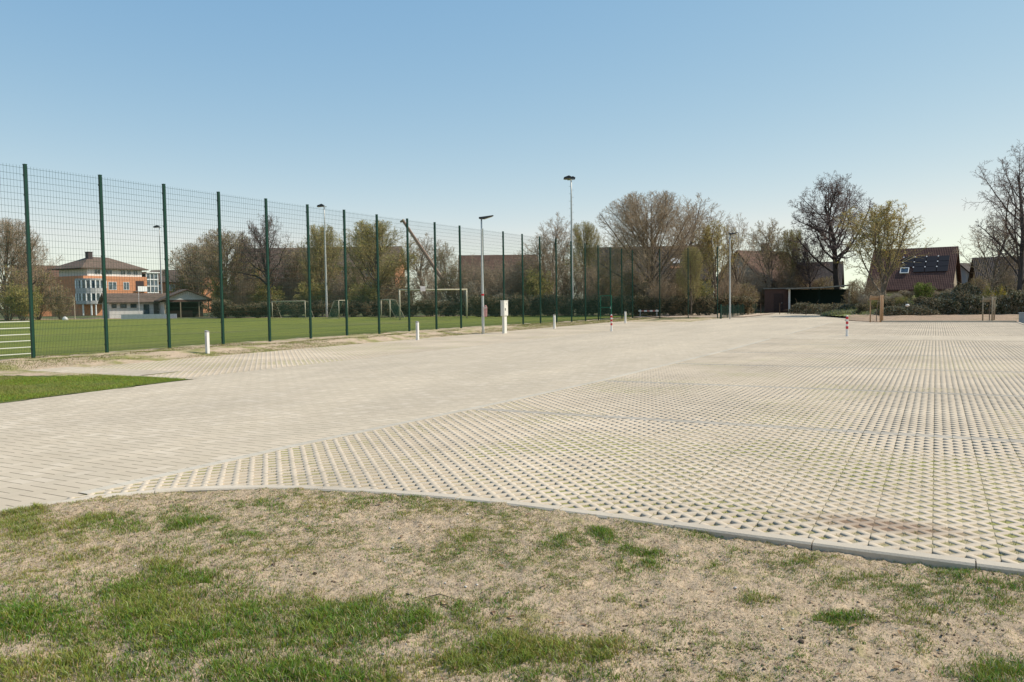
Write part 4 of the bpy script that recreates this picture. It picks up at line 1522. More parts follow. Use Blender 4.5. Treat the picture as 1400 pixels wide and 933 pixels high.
def street_lamp(px, depth, top, label, rz):
    x, y = spot(px, depth)
    h = hgt(px, top, depth) - 0.08
    t = thing('street_lamp', label, 'lamp', (x, y, 0.0), rz, 'slim grey street lamps')
    tapered(h, 0.075, 0.04).obj('pole', M_GALV, t, True)
    MB().box(-0.06, 0.06, -0.08, -0.068, 0.55, 0.95).obj('service_door', M_GALV, t)
    hd = MB()
    hd.prism([(-0.12, 0.0), (0.10, -0.02), (0.62, 0.13), (0.64, 0.17), (0.1, 0.11), (-0.12, 0.09)], 'y', -0.13, 0.13)
    o = hd.obj('lamp_head', M_DARKLAMP, t, bevel=0.015)
    o.location = (0, 0, h)
    p = MB().poly([(0.12, -0.1, -0.022), (0.12, 0.1, -0.022), (0.58, 0.1, 0.110), (0.58, -0.1, 0.110)])
    q = p.obj('lens', M_LENS, o)
    q.location = (0, 0, -0.012)
    return t


lamp = street_lamp(660, 42.0, 298, 'slim grey street lamp by the electric cabinet', math.radians(20))
bd = MB().tube([(0, 0, 2.02), (0, 0, 2.12)], [0.072, 0.072], 12)
bd.obj('sticker_band', M_RED, lamp)
street_lamp(998, 65.5, 320, 'slim grey street lamp in front of the house gable', math.radians(10))

bx_, by_ = spot(663.6, 41.8)
b = thing('waste_bin', 'small pinkish bin hung on the grey street lamp', 'bin', (bx_, by_, 0.0), math.radians(28))
MB().prism([(-0.075, 0.92), (0.075, 0.92), (0.09, 1.40), (0.04, 1.52), (-0.04, 1.52), (-0.09, 1.40)], 'y', -0.075, 0.075).obj('body', plain('pink_enamel', (0.60, 0.30, 0.27), 0.5, 0.25, 5), b, bevel=0.02)
MB().box(-0.06, 0.06, -0.08, -0.0755, 1.34, 1.43).obj('opening', plain('pale_lid', (0.66, 0.55, 0.50), 0.5), b)
MB().box(-0.15, -0.12, -0.03, 0.03, 1.0, 1.3).obj('bracket', M_GALV, b)


def flood_mast(px, base_depth, top, label, steps, heads, rz, r0=0.16):
    x, y = spot(px, base_depth)
    h = hgt(px, top, base_depth)
    t = thing('floodlight_mast', label, 'floodlight', (x, y, 0.0), rz, 'floodlight masts of the sports field')
    tapered(h, r0, 0.07).obj('pole', M_GALV, t, True)
    if steps:
        for i, z in enumerate(np.arange(2.8, h - 0.4, 0.38)):
            s = MB()
            sg = 1 if i % 2 else -1
            r = r0 + (0.07 - r0) * z / h
            s.box(min(sg * r, sg * (r + 0.17)), max(sg * r, sg * (r + 0.17)), -0.012, 0.012, z - 0.012, z + 0.012)
            s.obj('climbing_step', M_GALV, t)
    MB().box(-0.7 if heads > 1 else -0.1, 0.3, -0.05, 0.05, h - 0.02, h + 0.06).obj('cross_arm', M_GALV, t)
    for i in range(heads):
        f = MB().prism([(-0.45, -0.06), (0.32, 0.0), (0.36, 0.16), (0.1, 0.30), (-0.42, 0.12)], 'y', -0.28, 0.28)
        o = f.obj('floodlight_head', M_DARKLAMP, t, bevel=0.02)
        o.location = (-0.35 + 0.45 * i, (-0.3 + 0.6 * i) if heads > 1 else 0, h + 0.06)
        MB().poly([(-0.40, -0.24, -0.066), (-0.40, 0.24, -0.066), (0.26, 0.24, -0.018), (0.26, -0.24, -0.018)]).obj('lens', M_LENS, o)
    return t


flood_mast(782.5, 83, 247, 'tall grey floodlight mast with climbing steps, tallest pole', True, 2, math.radians(28))
flood_mast(446.5, 94.5, 284, 'thin floodlight mast between two yellowish trees', False, 1, math.radians(28), 0.13)
flood_mast(221.5, 118, 312, 'distant floodlight mast half hidden behind a fence post', False, 1, math.radians(28), 0.13)


def bank_h(x, y):
    return float(bank_z(np.array([x]), np.array([y]))[0])


wp = MB().box(-0.055, 0.055, -0.05, 0.05, -0.3, 0.80)
wpm = wp.mesh('post_body', M_WHITE)
wcm = MB().prism([(-0.06, 0.80), (0.06, 0.80), (0.06, 0.835), (-0.06, 0.86)], 'y', -0.055, 0.055).mesh('cap', plain('grey_cap', (0.33, 0.31, 0.30), 0.5))
wsm = MB().box(-0.016, 0.016, -0.056, -0.0505, 0.30, 0.66).mesh('slot', plain('grey_slot', (0.45, 0.43, 0.42), 0.5))
for (px, py, lab) in [(284, 486, 'white marker post on the sandy bank, nearest of its kind'), (571, 465, 'white marker post left of the grey street lamp'),
                      (758, 449.5, 'white marker post right of the electric cabinet'), (855, 442, 'white marker post by the fence corner')]:
    p = ground_pt(px, py, 0.0)
    t = thing('marker_post', lab, 'post', (p[0], p[1], 0.0), math.radians(-4), 'white marker posts along the bank')
    link('post_body', wpm, t)
    link('cap', wcm, t)
    link('slot', wsm, t)

p = ground_pt(690, 456)
c = thing('electric_cabinet', 'cream electric cabinet on a pedestal in front of the fence', 'cabinet', (p[0], p[1], 0.0), 0)
MB().box(-0.07, 0.07, -0.14, 0.14, -0.2, 0.93).obj('pedestal', M_CAB, c, bevel=0.008)
MB().box(-0.10, 0.10, -0.23, 0.23, 0.93, 1.72).obj('housing', M_CAB, c, bevel=0.01)
MB().box(-0.115, 0.115, -0.245, 0.245, 1.72, 1.755).obj('lid', M_CAB, c, bevel=0.008)
dr = MB().box(0.101, 0.112, -0.205, 0.205, 0.96, 1.69).obj('door', M_CAB, c, bevel=0.004)
MB().box(0.113, 0.13, -0.14, -0.09, 1.22, 1.34).obj('handle', M_BLACK, dr)
MB().box(0.1125, 0.116, 0.02, 0.09, 1.52, 1.62).obj('plate', M_GALV, dr)


def bollard(px, py, lab):
    p = ground_pt(px, py)
    t = thing('bollard', lab, 'bollard', (p[0], p[1], 0.0), 0, 'red and white bollards')
    MB().tube([(0, 0, -0.2), (0, 0, 0.88), (0, 0, 0.905)], [0.05, 0.05, 0.03], 14).obj('tube', M_WHITE, t, False)
    for z in (0.32, 0.53, 0.74):
        MB().tube([(0, 0, z), (0, 0, z + 0.115)], [0.0525, 0.0525], 14).obj('red_band', M_RED, t)
    MB().tube([(0, 0, -0.02), (0, 0, 0.03)], [0.075, 0.06], 14).obj('base_ring', M_GALV, t)


bollard(836, 453, 'red and white striped bollard at the left edge of the lane')
bollard(1158, 460, 'red and white striped bollard on the pavers at right')


# ------------------------------------------------------------------ goals and pitch things
M_NET = plain('green_net', (0.03, 0.09, 0.06), 0.8)
M_BEIGE = plain('beige_paint', (0.50, 0.44, 0.32), 0.6, 0.15)


def goal(name, label, a, b, h, depth_off, mat, r=0.06, net=True, extra=None, group=None):
    """goal between ground points a and b; the net falls back along the local +y"""
    a, b = np.array(a), np.array(b)
    d = b - a
    L = float(np.linalg.norm(d))
    t = thing(name, label, 'goal', (a[0], a[1], 0.1), math.atan2(d[1], d[0]), group)
    for x in (0, L):
        MB().tube([(x, 0, -0.1), (x, 0, h)], [r, r], 10).obj('post', mat, t, True)
    MB().tube([(-r, 0, h), (L + r, 0, h)], [r, r], 10).obj('crossbar', mat, t, True)
    if net:
        for x in (0, L):
            MB().tube([(x, 0, h), (x, depth_off * 0.4, h * 0.97), (x, depth_off, 0.03), (x, 0, 0.03)], [r * .5] * 4, 8).obj('net_stay', mat, t, True)
        n = MB()
        m = int(L / 0.16)
        for i in range(m + 1):
            x = L * i / m
            n.tube([(x, 0.02, h - .02), (x, depth_off * 0.4, h * 0.95), (x, depth_off * .98, 0.02)], [0.008] * 3, 3, False)
        for k in range(9):
            f = k / 8
            y = depth_off * (0.4 + 0.58 * f)
            z = h * 0.95 * (1 - f) + 0.02
            n.tube([(0, y, z), (L, y, z)], [0.008] * 2, 3, False)
        n.obj('net', M_NET, t)
    return t


def xy(px, py, z=0.1):
    p = ground_pt(px, py, z)
    return (float(p[0]), float(p[1]))


a_, b_ = spot(372, 88), spot(417, 86)
goal('football_goal', 'small white goal with dark green net at the far touchline', a_, b_, 1.9, 1.4, M_BEIGE, 0.045)
a_, b_ = spot(463, 84), spot(475, 88)
goal('training_goal', 'left training goal turned side on beside a fence post', a_, b_, 1.9, 1.2, M_BEIGE, 0.05, group='training goals')
a_, b_ = spot(521, 84), spot(533, 80)
goal('training_goal', 'right training goal turned side on before the yellow-green tree', a_, b_, 1.9, 1.5, M_BEIGE, 0.05, group='training goals')
a_, b_ = spot(546.5, 73), spot(638, 76)
gf = goal('goal_frame', 'wide beige goal frame without a net behind the fence', a_, b_, 2.75, 1, M_BEIGE, 0.075, net=False)
MB().box(2.0, 2.5, -0.09, -0.07, 2.62, 3.08).obj('sign_board', plain('pale_sign', (0.72, 0.62, 0.64), 0.5), gf)
MB().tube([(4.0, 0, 2.7), (4.6, 0.5, 2.0)], [0.02, 0.02], 6).obj('brace', M_BEIGE, gf)

# leaning beam behind the pitch
p0, p1 = at(551, 302, 92), at(598, 372, 92)
lb = thing('leaning_beam', 'brown timber beam leaning over the shrubs behind the pitch', 'beam', (p1[0], p1[1], 0))
q = Vector(tuple(p0 - np.array([p1[0], p1[1], 0])))
q1 = Vector((0, 0, float(p1[2])))
end = q1 + (q1 - q) * 1.0
end = end if end.z > 0 else q1 + (q1 - q) * (q1.z / (q.z - q1.z))
beam = MB().tube([tuple(end), tuple(q1), tuple(q)], [0.22, 0.2, 0.16], 6)
beam.obj('beam', mat_wood('beam_wood', (0.30, 0.20, 0.15)), lb)
MB().tube([tuple(q + Vector((-0.35, 0, -0.12))), tuple(q + Vector((0.1, 0, 0.06)))], [0.12, 0.16], 6).obj('end_piece', M_OLDSHADEWOOD, lb)

x, y = spot(99, 108)
h_ = thing('basketball_hoop', 'pale backboard on a post in front of the apartment block', 'backboard', (x, y, 0), math.radians(-30))
MB().tube([(0.35, 0.2, -0.1), (0.35, 0.2, 3.0)], [0.07, 0.06], 8).obj('post', M_BEIGE, h_)
MB().box(-0.5, 0.5, 0.05, 0.09, 1.9, 3.3).obj('backboard', M_BEIGE, h_)
MB().tube([(0.23 * math.cos(t), -0.25 + 0.23 * math.sin(t), 2.2) for t in np.linspace(0, 6.28, 13)], [0.015] * 13, 5, False).obj('ring', M_RED, h_)
x, y = spot(190, 112)
fp = thing('flagpole', 'thin white pole in front of the white clubhouse', 'pole', (x, y, 0))
tapered(3.6, 0.05, 0.03).obj('pole', M_WHITE, fp)
MB().tube([(0, 0, 3.6), (0, 0, 3.66)], [0.05, 0.03], 8).obj('finial', M_WHITE, fp)
a_, b_ = spot(165, 98), spot(241, 99)
d = np.array(b_) - np.array(a_)
bw = thing('low_board', 'long low pale grey board lying before the clubhouse', 'board', (a_[0], a_[1], 0.05), math.atan2(d[1], d[0]))
Lb = float(np.linalg.norm(d))
MB().box(0, Lb, -0.03, 0.03, 0.06, 0.62).obj('panel', plain('pale_grey_board', (0.50, 0.50, 0.53), 0.6), bw)
for i in range(5):
    MB().prism([(0.03, 0), (0.45, 0), (0.03, 0.55)], 'x', Lb * (i + 0.5) / 5 - 0.02, Lb * (i + 0.5) / 5 + 0.02).obj('support', M_GALV, bw)
x, y = spot(88, 96)
sk = thing('tarpaulin', 'small white bundled tarpaulin at the edge of the pitch', 'tarpaulin', (x, y, 0.08), 0.4)
v, f = lump(77, 1.0)
link('cloth', mesh_from('cloth', v * np.array([0.40, 0.25, 0.28]) + np.array([0, 0, 0.18]), f, [M_WHITE], None, True), sk)

M_FADED = plain('faded_red', (0.42, 0.16, 0.14), 0.6, 0.15)
# barrier board beyond the corner
a_, b_ = spot(873, 76), spot(900, 75)
d = np.array(b_) - np.array(a_)
bb = thing('barrier_board', 'red and white barrier board behind the fence corner', 'barrier', (a_[0], a_[1], 0.05), math.atan2(d[1], d[0]))
Lb = float(np.linalg.norm(d))
for i in range(7):
    MB().box(Lb * i / 7, Lb * (i + 1) / 7, -0.015, 0.015, 0.46, 0.60).obj('stripe', M_FADED if i % 2 else M_WHITE, bb)
for q in (0.15, Lb - 0.15):
    MB().box(q - 0.03, q + 0.03, 0.016, 0.05, 0, 0.7).obj('foot', M_GALV, bb)


# ------------------------------------------------------------------ saplings in stakes, wire fence, bits
def staked(px, base_py, z, dep, h, stakes, mat, lab, lab2, seed):
    x, y = spot(px, dep)
    t = thing('tree_stakes', lab, 'stakes', (x, y, z), math.radians(28), 'wooden stakes round saplings')
    for (sx, sy, r) in stakes:
        MB().tube([(sx, sy, -0.3), (sx, sy, h)], [r, r], 9).obj('stake', mat, t, True)
    xs = [s[0] for s in stakes]
    for k, yy in enumerate((-0.09, 0.09)):
        MB().box(min(xs) - 0.08, max(xs) + 0.08, yy - 0.02, yy + 0.02, h - 0.20 - 0.12 * k, h - 0.06 - 0.12 * k).obj('cross_rail', mat, t)
    s = thing('sapling', lab2, 'sapling', (x, y, z), 0.3, 'staked saplings')
    g = Grower(seed, 3.4, 0.7, 2.3, 1.3, dict(BASE, levels=4, n=[10, 5, 3, 0, 0], minr=0.005))
    g.grow(Vector((0, 0, -0.1)), Vector((0, 0, 1)), 3.2, 0.028, 0)
    link('trunk', crown_mesh('trunk', [(g.lines[0], 7)], None, M_BARK), s)
    link('crown', crown_mesh('crown', [(g.lines[1], 4), (g.lines[2], 3), (g.lines[3], 3)], None, M_TWIG), s)


staked(1198.5, 437, 0.15, 52, 1.62, [(-0.36, 0.1, 0.04), (0.16, -0.2, 0.045), (0.34, -0.05, 0.075)], M_STAKE, 'sunlit brown wooden stakes with cross rails at the bed corner', 'thin sapling tied between the sunlit stakes', 3)
staked(1353, 438, 0.14, 50, 1.42, [(-0.36, 0.1, 0.04), (0.02, -0.25, 0.045), (0.3, 0.0, 0.045)], M_OLDSHADEWOOD, 'dull wooden stakes toned as shaded in front of the dark brambles', 'thin sapling tied between the dull stakes', 4)  # duller wood tone stands for the shade on these stakes

wf = thing('wire_fence', 'low rusty wire fence with thin posts along the far verge', 'fence', (0, 0, 0))
wpts = [spot(px, dep) for px, dep in [(1040, 82), (1066, 79), (1102, 74), (1140, 69), (1178, 64)]]
M_RUST = plain('rusty_steel', (0.10, 0.065, 0.045), 0.7)
for (x, y) in wpts:
    o = MB().tube([(0, 0, -0.3), (0, 0, 1.15)], [0.035, 0.03], 6).obj('post', M_RUST, wf)
    o.location = (x, y, 0)
for z in (0.35, 0.7, 1.05):
    MB().tube([(x, y, z) for x, y in wpts], [0.005] * len(wpts), 4).obj('wire', M_RUST, wf)

p = ground_pt(1396.5, 441)
gp = thing('service_pillar', 'grey service pillar at the right edge of the bed', 'pillar', (p[0], p[1], 0), math.radians(5))
MB().box(-0.13, 0.13, -0.1, 0.1, -0.2, 0.56).obj('body', plain('grey_plastic', (0.30, 0.31, 0.32), 0.5), gp, bevel=0.01)
MB().box(-0.145, 0.145, -0.115, 0.115, 0.56, 0.60).obj('lid', plain('grey_plastic_lid', (0.36, 0.37, 0.38), 0.5), gp, bevel=0.01)
x, y = spot(1241, 55.5)
pb = thing('plastic_bag', 'white plastic bag caught in the brambles', 'bag', (x, y, 1.02), 0.6)
v, f = lump(5, 0.8)
link('bag', mesh_from('bag', v * np.array([0.16, 0.1, 0.12]), f, [M_WHITE], None, True), pb)

# ------------------------------------------------------------------ buildings
M_ORANGE = plain('orange_brick', (0.52, 0.235, 0.125), 0.85, 0.14, 2)
M_ORANGED = plain('dull_orange_brick', (0.42, 0.19, 0.10), 0.85, 0.18, 2)
M_WHITEWALL = plain('white_render', (0.70, 0.68, 0.64), 0.8, 0.06, 1.5)
M_TANWALL = plain('tan_render', (0.40, 0.34, 0.26), 0.85, 0.12, 1.5)
M_GREYWALL = plain('grey_render', (0.42, 0.41, 0.40), 0.85, 0.10, 1.5)
M_ROOFB = mat_tiles('brown_roof_tiles', (0.17, 0.12, 0.09))
M_ROOFD = mat_tiles('dark_roof_tiles', (0.07, 0.052, 0.045))
M_ROOFR = mat_tiles('red_brown_roof_tiles', (0.15, 0.085, 0.06))
M_ROOFM = mat_tiles('maroon_roof_tiles', (0.14, 0.068, 0.053))
M_GLASS = mat_glass('window_glass')
M_FRAME = plain('white_window_frame', (0.75, 0.75, 0.73), 0.5, 0.05)
M_SOLAR = plain('solar_cell', (0.018, 0.014, 0.015), 0.5, 0.2, 3)
M_DARKWOOD = mat_wood('dark_stained_boards', (0.15, 0.085, 0.068))
M_DKGREEN = mat_wood('dark_green_boards', (0.012, 0.028, 0.025))
M_FELT = plain('roofing_felt', (0.24, 0.23, 0.205), 0.9, 0.2, 3)


def window(par, axis, a, z0, w, h, plane, bars=1, mat=None, sgn=-1):
    """frame and pane on a wall; axis 'y': wall faces -y (sgn -1), axis 'x': wall faces +x (sgn 1)"""
    f = 0.07
    fr, pn = MB(), MB()

    def bx(m, u0, u1, z_0, z_1, d0, d1):
        d0, d1 = sorted((plane + sgn * d0, plane + sgn * d1))
        if axis == 'y':
            m.box(u0, u1, d0, d1, z_0, z_1)
        else:
            m.box(d0, d1, u0, u1, z_0, z_1)
    u0, u1, z1 = a - w / 2, a + w / 2, z0 + h
    bx(fr, u0, u0 + f, z0, z1, -0.02, 0.06); bx(fr, u1 - f, u1, z0, z1, -0.02, 0.06)
    bx(fr, u0 + f, u1 - f, z0, z0 + f, -0.02, 0.06); bx(fr, u0 + f, u1 - f, z1 - f, z1, -0.02, 0.06)
    for i in range(bars):
        c = u0 + w * (i + 1) / (bars + 1)
        bx(fr, c - 0.035, c + 0.035, z0 + f, z1 - f, -0.02, 0.055)
    o = fr.obj('window', mat or M_FRAME, par)
    bx(pn, u0 + f * .5, u1 - f * .5, z0 + f * .5, z1 - f * .5, 0.006, 0.02)
    pn.obj('pane', M_GLASS, o)
    return o


def house(label, px, depth, L, W, eave, ridge, wall, roof, turn=0.0, cat='house', name='house', chimney=None, ov=0.4, group=None, z=0.0):
    x, y = spot(px, depth)
    t = thing(name, label, cat, (x, y, z), YAW - math.atan((px - 700) / F) + math.radians(turn), group)
    MB().prism([(-W / 2, -0.5), (W / 2, -0.5), (W / 2, eave), (0, ridge), (-W / 2, eave)], 'x', -L / 2, L / 2).obj('wall', wall, t)
    k = (ridge - eave) / (W / 2)
    th = 0.18
    b = MB()
    for s in (-1, 1):
        e = s * (W / 2 + ov)
        zo = eave - k * ov
        b.prism([(0, ridge + 0.02), (e, zo + 0.02), (e, zo + th + 0.02), (0, ridge + th * 1.15 + 0.02)], 'x', -L / 2 - ov, L / 2 + ov)
    r = b.obj('roof', roof, t)
    if chimney is not None:
        MB().box(chimney - 0.4, chimney + 0.4, -0.35, 0.35, ridge - 0.8, ridge + 1.1).box(chimney - 0.46, chimney + 0.46, -0.41, 0.41, ridge + 1.1, ridge + 1.2).obj('chimney', plain('chimney_brick', (0.12, 0.08, 0.065)), r)
    return t


def on_roof(t, W, eave, ridge):
    """matrix of the front roof plane: u along the ridge, v up the slope, w outwards"""
    a = math.atan2(ridge - eave, W / 2)
    return (0, -W / 2, eave + 0.23 / math.cos(a) * 1.0), a


# --- orange apartment block on the left
x, y = spot(115, 165)
A = thing('apartment_block', 'orange brick apartment block with brown hipped roof and white corner bay', 'apartment building', (x, y, 0), 0)
MB().box(-11, 0, 0, 15.1, -0.5, 8.1).obj('wall', M_ORANGE, A)
MB().box(-10, -0.45, 1.3, 14.2, 8.101, 9.75).obj('top_storey', M_WHITEWALL, A)
hip = MB()
e0, e1, g0, g1, ze, zr = -11.4, 0.35, -0.5, 15.4, 9.752, 12.4
hip.v += [(e0, g0, ze), (e1, g0, ze), (e1, g1, ze), (e0, g1, ze), (-5.5, 5.2, zr), (-5.5, 9.7, zr), (e0, g0, ze - .18), (e1, g0, ze - .18), (e1, g1, ze - .18), (e0, g1, ze - .18)]
hip.f += [(0, 1, 4), (1, 2, 5, 4), (2, 3, 5), (3, 0, 4, 5), (0, 6, 7, 1), (1, 7, 8, 2), (2, 8, 9, 3), (3, 9, 6, 0), (6, 9, 8, 7)]
rf = hip.obj('roof', M_ROOFB, A)
MB().box(-5.2, -4.2, 4.2, 5.2, 11.4, 13.3).box(-5.3, -4.1, 4.1, 5.3, 13.3, 13.42).obj('chimney', plain('dark_chimney', (0.07, 0.05, 0.05)), rf)
for (yy, zz, ww, hh, nb) in [(6.6, 5.2, 1.9, 1.7, 1), (9.9, 5.2, 1.4, 1.7, 1), (6.6, 2.5, 1.9, 1.6, 2), (9.9, 2.5, 1.4, 1.6, 1), (6.6, 0.4, 1.9, 1.3, 1), (9.9, 0.4, 1.4, 1.3, 1)]:
    window(A, 'x', yy, zz, ww, hh, 0, nb, sgn=1)
for (yy, ww) in [(3.5, 1.4), (6.2, 1.5), (9.5, 1.3), (11.0, 1.0), (12.6, 1.2)]:
    window(A, 'x', yy, 8.45, ww, 1.05, -0.45, 1, sgn=1)
for (z0, z1) in [(5.0, 7.2), (2.2, 4.4)]:
    bal = MB().box(0.003, 0.02, 12.2, 14.3, z0, z1).obj('balcony', plain('recess_shade_paint', (0.05, 0.03, 0.03)), A)  # dark panel proud of the wall, stands in for the shaded recess
    MB().box(0.021, 0.9, 12.1, 14.4, z0 - 0.15, z0).box(0.82, 0.9, 12.1, 14.4, z0, z0 + 1.0).obj('balustrade', M_FRAME, bal)
bayc, bayr = (-0.3, 1.9), 2.9


def ring_band(z0, z1, r, mat, nm, par, seg=20):
    m = MB()
    m.prism([(bayc[0] + r * math.cos(2 * math.pi * k / seg), bayc[1] + r * math.sin(2 * math.pi * k / seg)) for k in range(seg)], 'z', z0, z1)
    return m.obj(nm, mat, par)


bay = ring_band(2.4, 7.3, bayr - 0.15, M_GLASS, 'corner_bay', A)
for (z0, z1) in [(2.2, 2.9), (4.4, 5.5), (7.1, 7.5)]:
    ring_band(z0, z1, bayr, M_GREYWALL, 'apron', bay)
for k in range(20):
    an = 2 * math.pi * k / 20
    cx, cy = bayc[0] + (bayr - 0.08) * math.cos(an), bayc[1] + (bayr - 0.08) * math.sin(an)
    if cx > -2.2 and cy < 5:
        MB().tube([(cx, cy, 2.9), (cx, cy, 4.4)], [0.16, 0.16], 4).tube([(cx, cy, 5.5), (cx, cy, 7.1)], [0.16, 0.16], 4).obj('mullion', M_FRAME, bay)
for k in (1, 16, 18, 19):
    an = 2 * math.pi * k / 20
    cx, cy = bayc[0] + (bayr - 0.3) * math.cos(an), bayc[1] + (bayr - 0.3) * math.sin(an)
    MB().tube([(cx, cy, -0.1), (cx, cy, 2.2)], [0.16, 0.16], 8).obj('column', M_FRAME, A)
tw_ = MB().box(-5, -0.8, 15.45, 18.6, -0.5, 9.0).obj('stair_tower', M_GLASS, A)
for z in (0.0, 1.5, 3.0, 4.5, 6.0, 7.5, 8.85):
    MB().box(-5.05, -0.72, 15.4, 18.68, z, z + 0.22).obj('tower_band', M_FRAME, tw_)
for yy in (15.5, 16.5, 17.5, 18.5):
    MB().box(-0.79, -0.68, yy - 0.08, yy + 0.08, 0.25, 8.8).obj('tower_mullion', M_FRAME, tw_)
MB().box(-5.3, -0.5, 15.42, 18.9, 9.08, 9.3).obj('tower_roof', M_FRAME, tw_)

B2 = house('brown roofed orange block behind the glass stair tower', 250, 205, 16, 11, 7.6, 10.6, M_ORANGED, M_ROOFB, -30, 'apartment building', 'apartment_block')
for (xx, zz) in [(-6.0, 5.4), (-3.0, 5.4), (0.5, 5.4), (4.0, 5.4), (-6.0, 2.4), (-3.0, 2.4), (0.5, 2.4)]:
    window(B2, 'y', xx, zz, 1.5, 1.5, -5.5, 1)
B3 = house('long orange block showing through the trees behind the pitch', 440, 136, 27, 11, 7.6, 11.0, M_ORANGED, M_ROOFB, -14, 'apartment building', 'apartment_block')
for r_ in (1.2, 3.6, 6.0):
    for xx in np.arange(-11.5, 12, 3.4):
        window(B3, 'y', float(xx), r_, 1.5, 1.4, -5.5, 1)
house('small orange gabled roof peeping over the shrubs at far left', 62, 190, 12, 9, 7.6, 11.4, M_ORANGED, M_ROOFR, 20)
B5 = house('orange stair block between olive trees', 339, 122, 3.2, 5, 7.0, 8.0, M_ORANGE, M_ROOFB, -10, 'apartment building', 'apartment_block')
for r_ in (2.6, 4.8):
    window(B5, 'y', 0.0, r_, 1.2, 1.6, -2.5, 1)

# --- white clubhouse and the open pavilion beside it
C_ = house('low white clubhouse with grey brown roof at the pitch edge', 184, 116, 7.6, 6, 2.25, 3.35, M_WHITEWALL, M_ROOFB, 10, 'clubhouse', 'clubhouse', ov=0.5)
for (xx, zz, ww, hh) in [(-3.2, 1.45, 0.6, 0.55), (-2.0, 1.45, 0.8, 0.55), (-0.7, 1.45, 0.8, 0.55), (1.0, 0.45, 0.75, 1.45)]:
    window(C_, 'y', xx, zz, ww, hh, -3.0, 0, mat=plain('dark_window_frame', (0.06, 0.06, 0.06)))
for xx in (2.3, 3.1):
    d_ = MB().box(xx - 0.35, xx + 0.35, -3.06, -3.002, 0.1, 2.05).obj('door', plain('dark_door', (0.12, 0.10, 0.09)), C_)
    MB().box(xx + 0.2, xx + 0.28, -3.10, -3.061, 1.0, 1.1).obj('handle', M_GALV, d_)
x, y = spot(256, 113)
P_ = thing('pavilion', 'open pavilion with pale gable and dark inside', 'pavilion', (x, y, 0), YAW + math.radians(24 + 8))
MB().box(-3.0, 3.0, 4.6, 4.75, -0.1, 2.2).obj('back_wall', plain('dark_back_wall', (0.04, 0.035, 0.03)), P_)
MB().box(-3.0, -2.85, 0.5, 4.6, -0.1, 2.2).obj('side_wall', M_WHITEWALL, P_)
MB().poly([(-3.2, -0.02, 2.5), (3.2, -0.02, 2.5), (0, -0.02, 3.75)]).obj('gable', M_WHITEWALL, P_)
rr = MB()
for s in (-1, 1):
    rr.prism([(0, 3.85), (s * 3.7, 2.28), (s * 3.7, 2.45), (0, 4.03)], 'y', -0.5, 5.4)
rr.obj('roof', M_ROOFB, P_)
MB().box(-3.2, 3.2, 0.0, 0.18, 2.2, 2.5).obj('beam', M_DARKWOOD, P_)
for xx in (-2.9, -0.9, 1.6, 2.9):
    MB().box(xx - 0.07, xx + 0.07, 0.02, 0.16, -0.2, 2.2).obj('post', M_OLDSHADEWOOD, P_)
MB().box(-2.4, 1.0, 1.8, 2.1, 0.0, 0.95).obj('counter', M_DARKWOOD, P_)

# --- houses behind the trees, centre and right
H1 = house('long reddish roofed house behind the pale blossoming bushes', 682, 124, 11.5, 11, 4.4, 8.6, M_TANWALL, M_ROOFR, 4)
dm = MB().prism([(-1.1, 5.0), (1.1, 5.0), (0, 6.6)], 'y', -5.4, -3.2).obj('dormer', M_WHITEWALL, H1)
dm.location = (-2.6, 0.6, 0)
for xx in (-4.0, -1.0, 2.0, 4.6):
    window(H1, 'y', xx, 1.4, 1.3, 1.3, -5.5, 1)
H2 = house('wide dark roofed house behind the big round tree', 884, 108, 16.2, 11, 4.2, 8.55, M_TANWALL, M_ROOFD, 3)
loc, an = on_roof(H2, 11, 4.2, 8.55)
sk2 = MB().box(-0.55, 0.55, 0, 1.1, -0.05, 0.10).obj('skylight', M_FRAME, H2)
sk2.location = (3.6, -3.2, 4.2 + 2.3 * (8.55 - 4.2) / 5.5 + 0.25)
sk2.rotation_euler = (an, 0, 0)
MB().box(-0.45, 0.45, 0.1, 1.0, 0.101, 0.11).obj('pane', M_WHITE, sk2)
or2 = MB().box(-0.7, 0.7, 0, 0.5, -0.05, 0.08).obj('roof_hatch', M_ORANGE, H2)
or2.location = (3.6, -4.1, 4.2 + 1.4 * (8.55 - 4.2) / 5.5 + 0.25)
or2.rotation_euler = (an, 0, 0)
for xx in (-6.0, -2.5, 1.0, 4.4, 6.6):
    window(H2, 'y', xx, 1.2, 1.4, 1.4, -5.5, 1)
H3 = house('house with tan gable and red brown roof behind the slim lamp post', 1042, 104, 8.6, 7.6, 3.9, 7.5, M_TANWALL, M_ROOFR, 48, chimney=0.5)
window(H3, 'y', -1.0, 1.2, 1.2, 1.3, -3.8, 1)
for (yy, zz) in [(-1.6, 1.2), (1.4, 1.2), (0.0, 4.4)]:
    window(H3, 'x', yy, zz, 1.1, 1.3, -4.3, 1, sgn=-1)
H4 = house('house with plain dark roof right of the red brown roof', 1112, 110, 6.8, 8, 3.2, 6.2, M_TANWALL, M_ROOFD, -4)
window(H4, 'y', 1.0, 1.0, 1.2, 1.3, -4, 1)
H5 = house('maroon roofed house with solar panels and a roof window', 1250, 88, 7.6, 8.6, 2.5, 6.65, M_TANWALL, M_ROOFM, -8)
loc, an = on_roof(H5, 8.6, 2.5, 6.65)
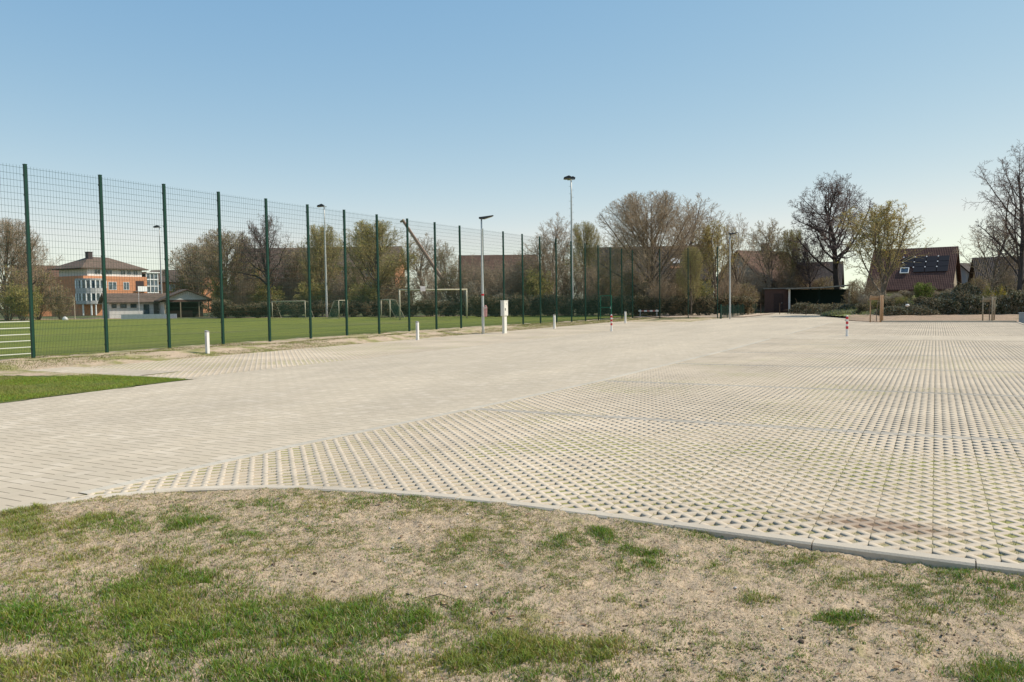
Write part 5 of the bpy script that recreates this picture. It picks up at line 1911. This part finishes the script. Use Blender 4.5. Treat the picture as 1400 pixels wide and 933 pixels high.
for r_ in range(3):
    for q in range(4):
        if r_ == 0 and q == 0:
            continue
        s_ = MB().box(-0.52, 0.52, 0.0, 0.78, 0.0, 0.05).obj('solar_panel', M_SOLAR, H5)
        v_ = 1.95 + r_ * 0.83
        s_.location = (-0.35 + q * 1.12, -4.3 + v_ * math.cos(an), 2.5 + v_ * math.sin(an) + 0.30)
        s_.rotation_euler = (an, 0, 0)
        MB().box(-0.62, -0.51, 0.68, 0.82, 0.0, 0.07).obj('clamp', M_WHITE, s_)
sw = MB().box(-0.42, -0.36, 0, 0.85, 0, 0.12).box(0.36, 0.42, 0, 0.85, 0, 0.12).box(-0.36, 0.36, 0, 0.07, 0, 0.12).box(-0.36, 0.36, 0.78, 0.85, 0, 0.12).obj('roof_window', M_FRAME, H5)
v_ = 1.75
sw.location = (-0.6, -4.3 + v_ * math.cos(an), 2.5 + v_ * math.sin(an) + 0.32)
sw.rotation_euler = (an, 0, 0)
MB().box(-0.355, 0.355, 0.075, 0.775, 0.02, 0.06).obj('pane', M_GLASS, sw)
H6 = house('white gabled house at the right behind the brambles', 1330, 96, 6.5, 5.6, 2.6, 5.2, M_GREYWALL, M_ROOFD, 66)
window(H6, 'x', 0.3, 1.2, 1.0, 1.1, -3.25, 1, sgn=-1)
H7 = house('dark roofed house behind the tallest tree at right', 1383, 84, 6.6, 7, 2.4, 5.4, M_TANWALL, M_ROOFD, 10)
window(H7, 'y', -1.6, 0.8, 1.2, 1.2, -3.5, 1)
house('distant pale hall roof between the solar house and the white gable', 1305, 170, 14, 12, 4.6, 7.6, M_TANWALL, plain('pale_sheet_roof', (0.40, 0.36, 0.29), 0.8), 0, 'hall', 'hall')

# --- shed and open shelter beside the large dark tree
x, y = spot(1063, 90)
S1 = thing('shed', 'dark brown boarded shed left of the open shelter', 'shed', (x, y, 0), YAW - 0.32)
MB().box(-1.4, 1.3, 0, 3.0, -0.2, 2.62).obj('wall', M_DARKWOOD, S1)
MB().box(-1.55, 1.4, -0.2, 3.2, 2.621, 2.74).obj('roof', M_FELT, S1)
dd = MB().box(-0.4, 0.6, -0.05, -0.002, 0.05, 2.1).obj('door', plain('brown_door', (0.07, 0.04, 0.035)), S1)
MB().box(0.42, 0.5, -0.1, -0.051, 1.0, 1.08).obj('handle', M_GALV, dd)
x, y = spot(1120, 87)
S2 = thing('open_shelter', 'open fronted shelter with flat felt roof and dark green inside', 'shelter', (x, y, 0), YAW - 0.37)
MB().box(-3.1, 3.1, 2.9, 3.0, -0.2, 2.5).obj('back_wall', M_DKGREEN, S2)
MB().box(-3.1, -3.0, 0.1, 2.9, -0.2, 2.5).obj('side_wall', M_DKGREEN, S2)
MB().prism([(-3.45, 2.55), (0.4, 2.62), (3.5, 2.86), (3.5, 2.98), (0.4, 2.75), (-3.45, 2.68)], 'y', -0.6, 3.3).obj('roof', M_FELT, S2)
MB().box(-3.18, -2.98, -0.05, 0.09, -0.2, 2.55).obj('corner_post', M_WHITE, S2)
MB().box(2.95, 3.07, -0.02, 0.1, -0.2, 2.72).obj('post', M_GALV, S2)
MB().box(-0.05, 0.05, -0.02, 0.08, -0.2, 2.55).obj('post', M_DKGREEN, S2)
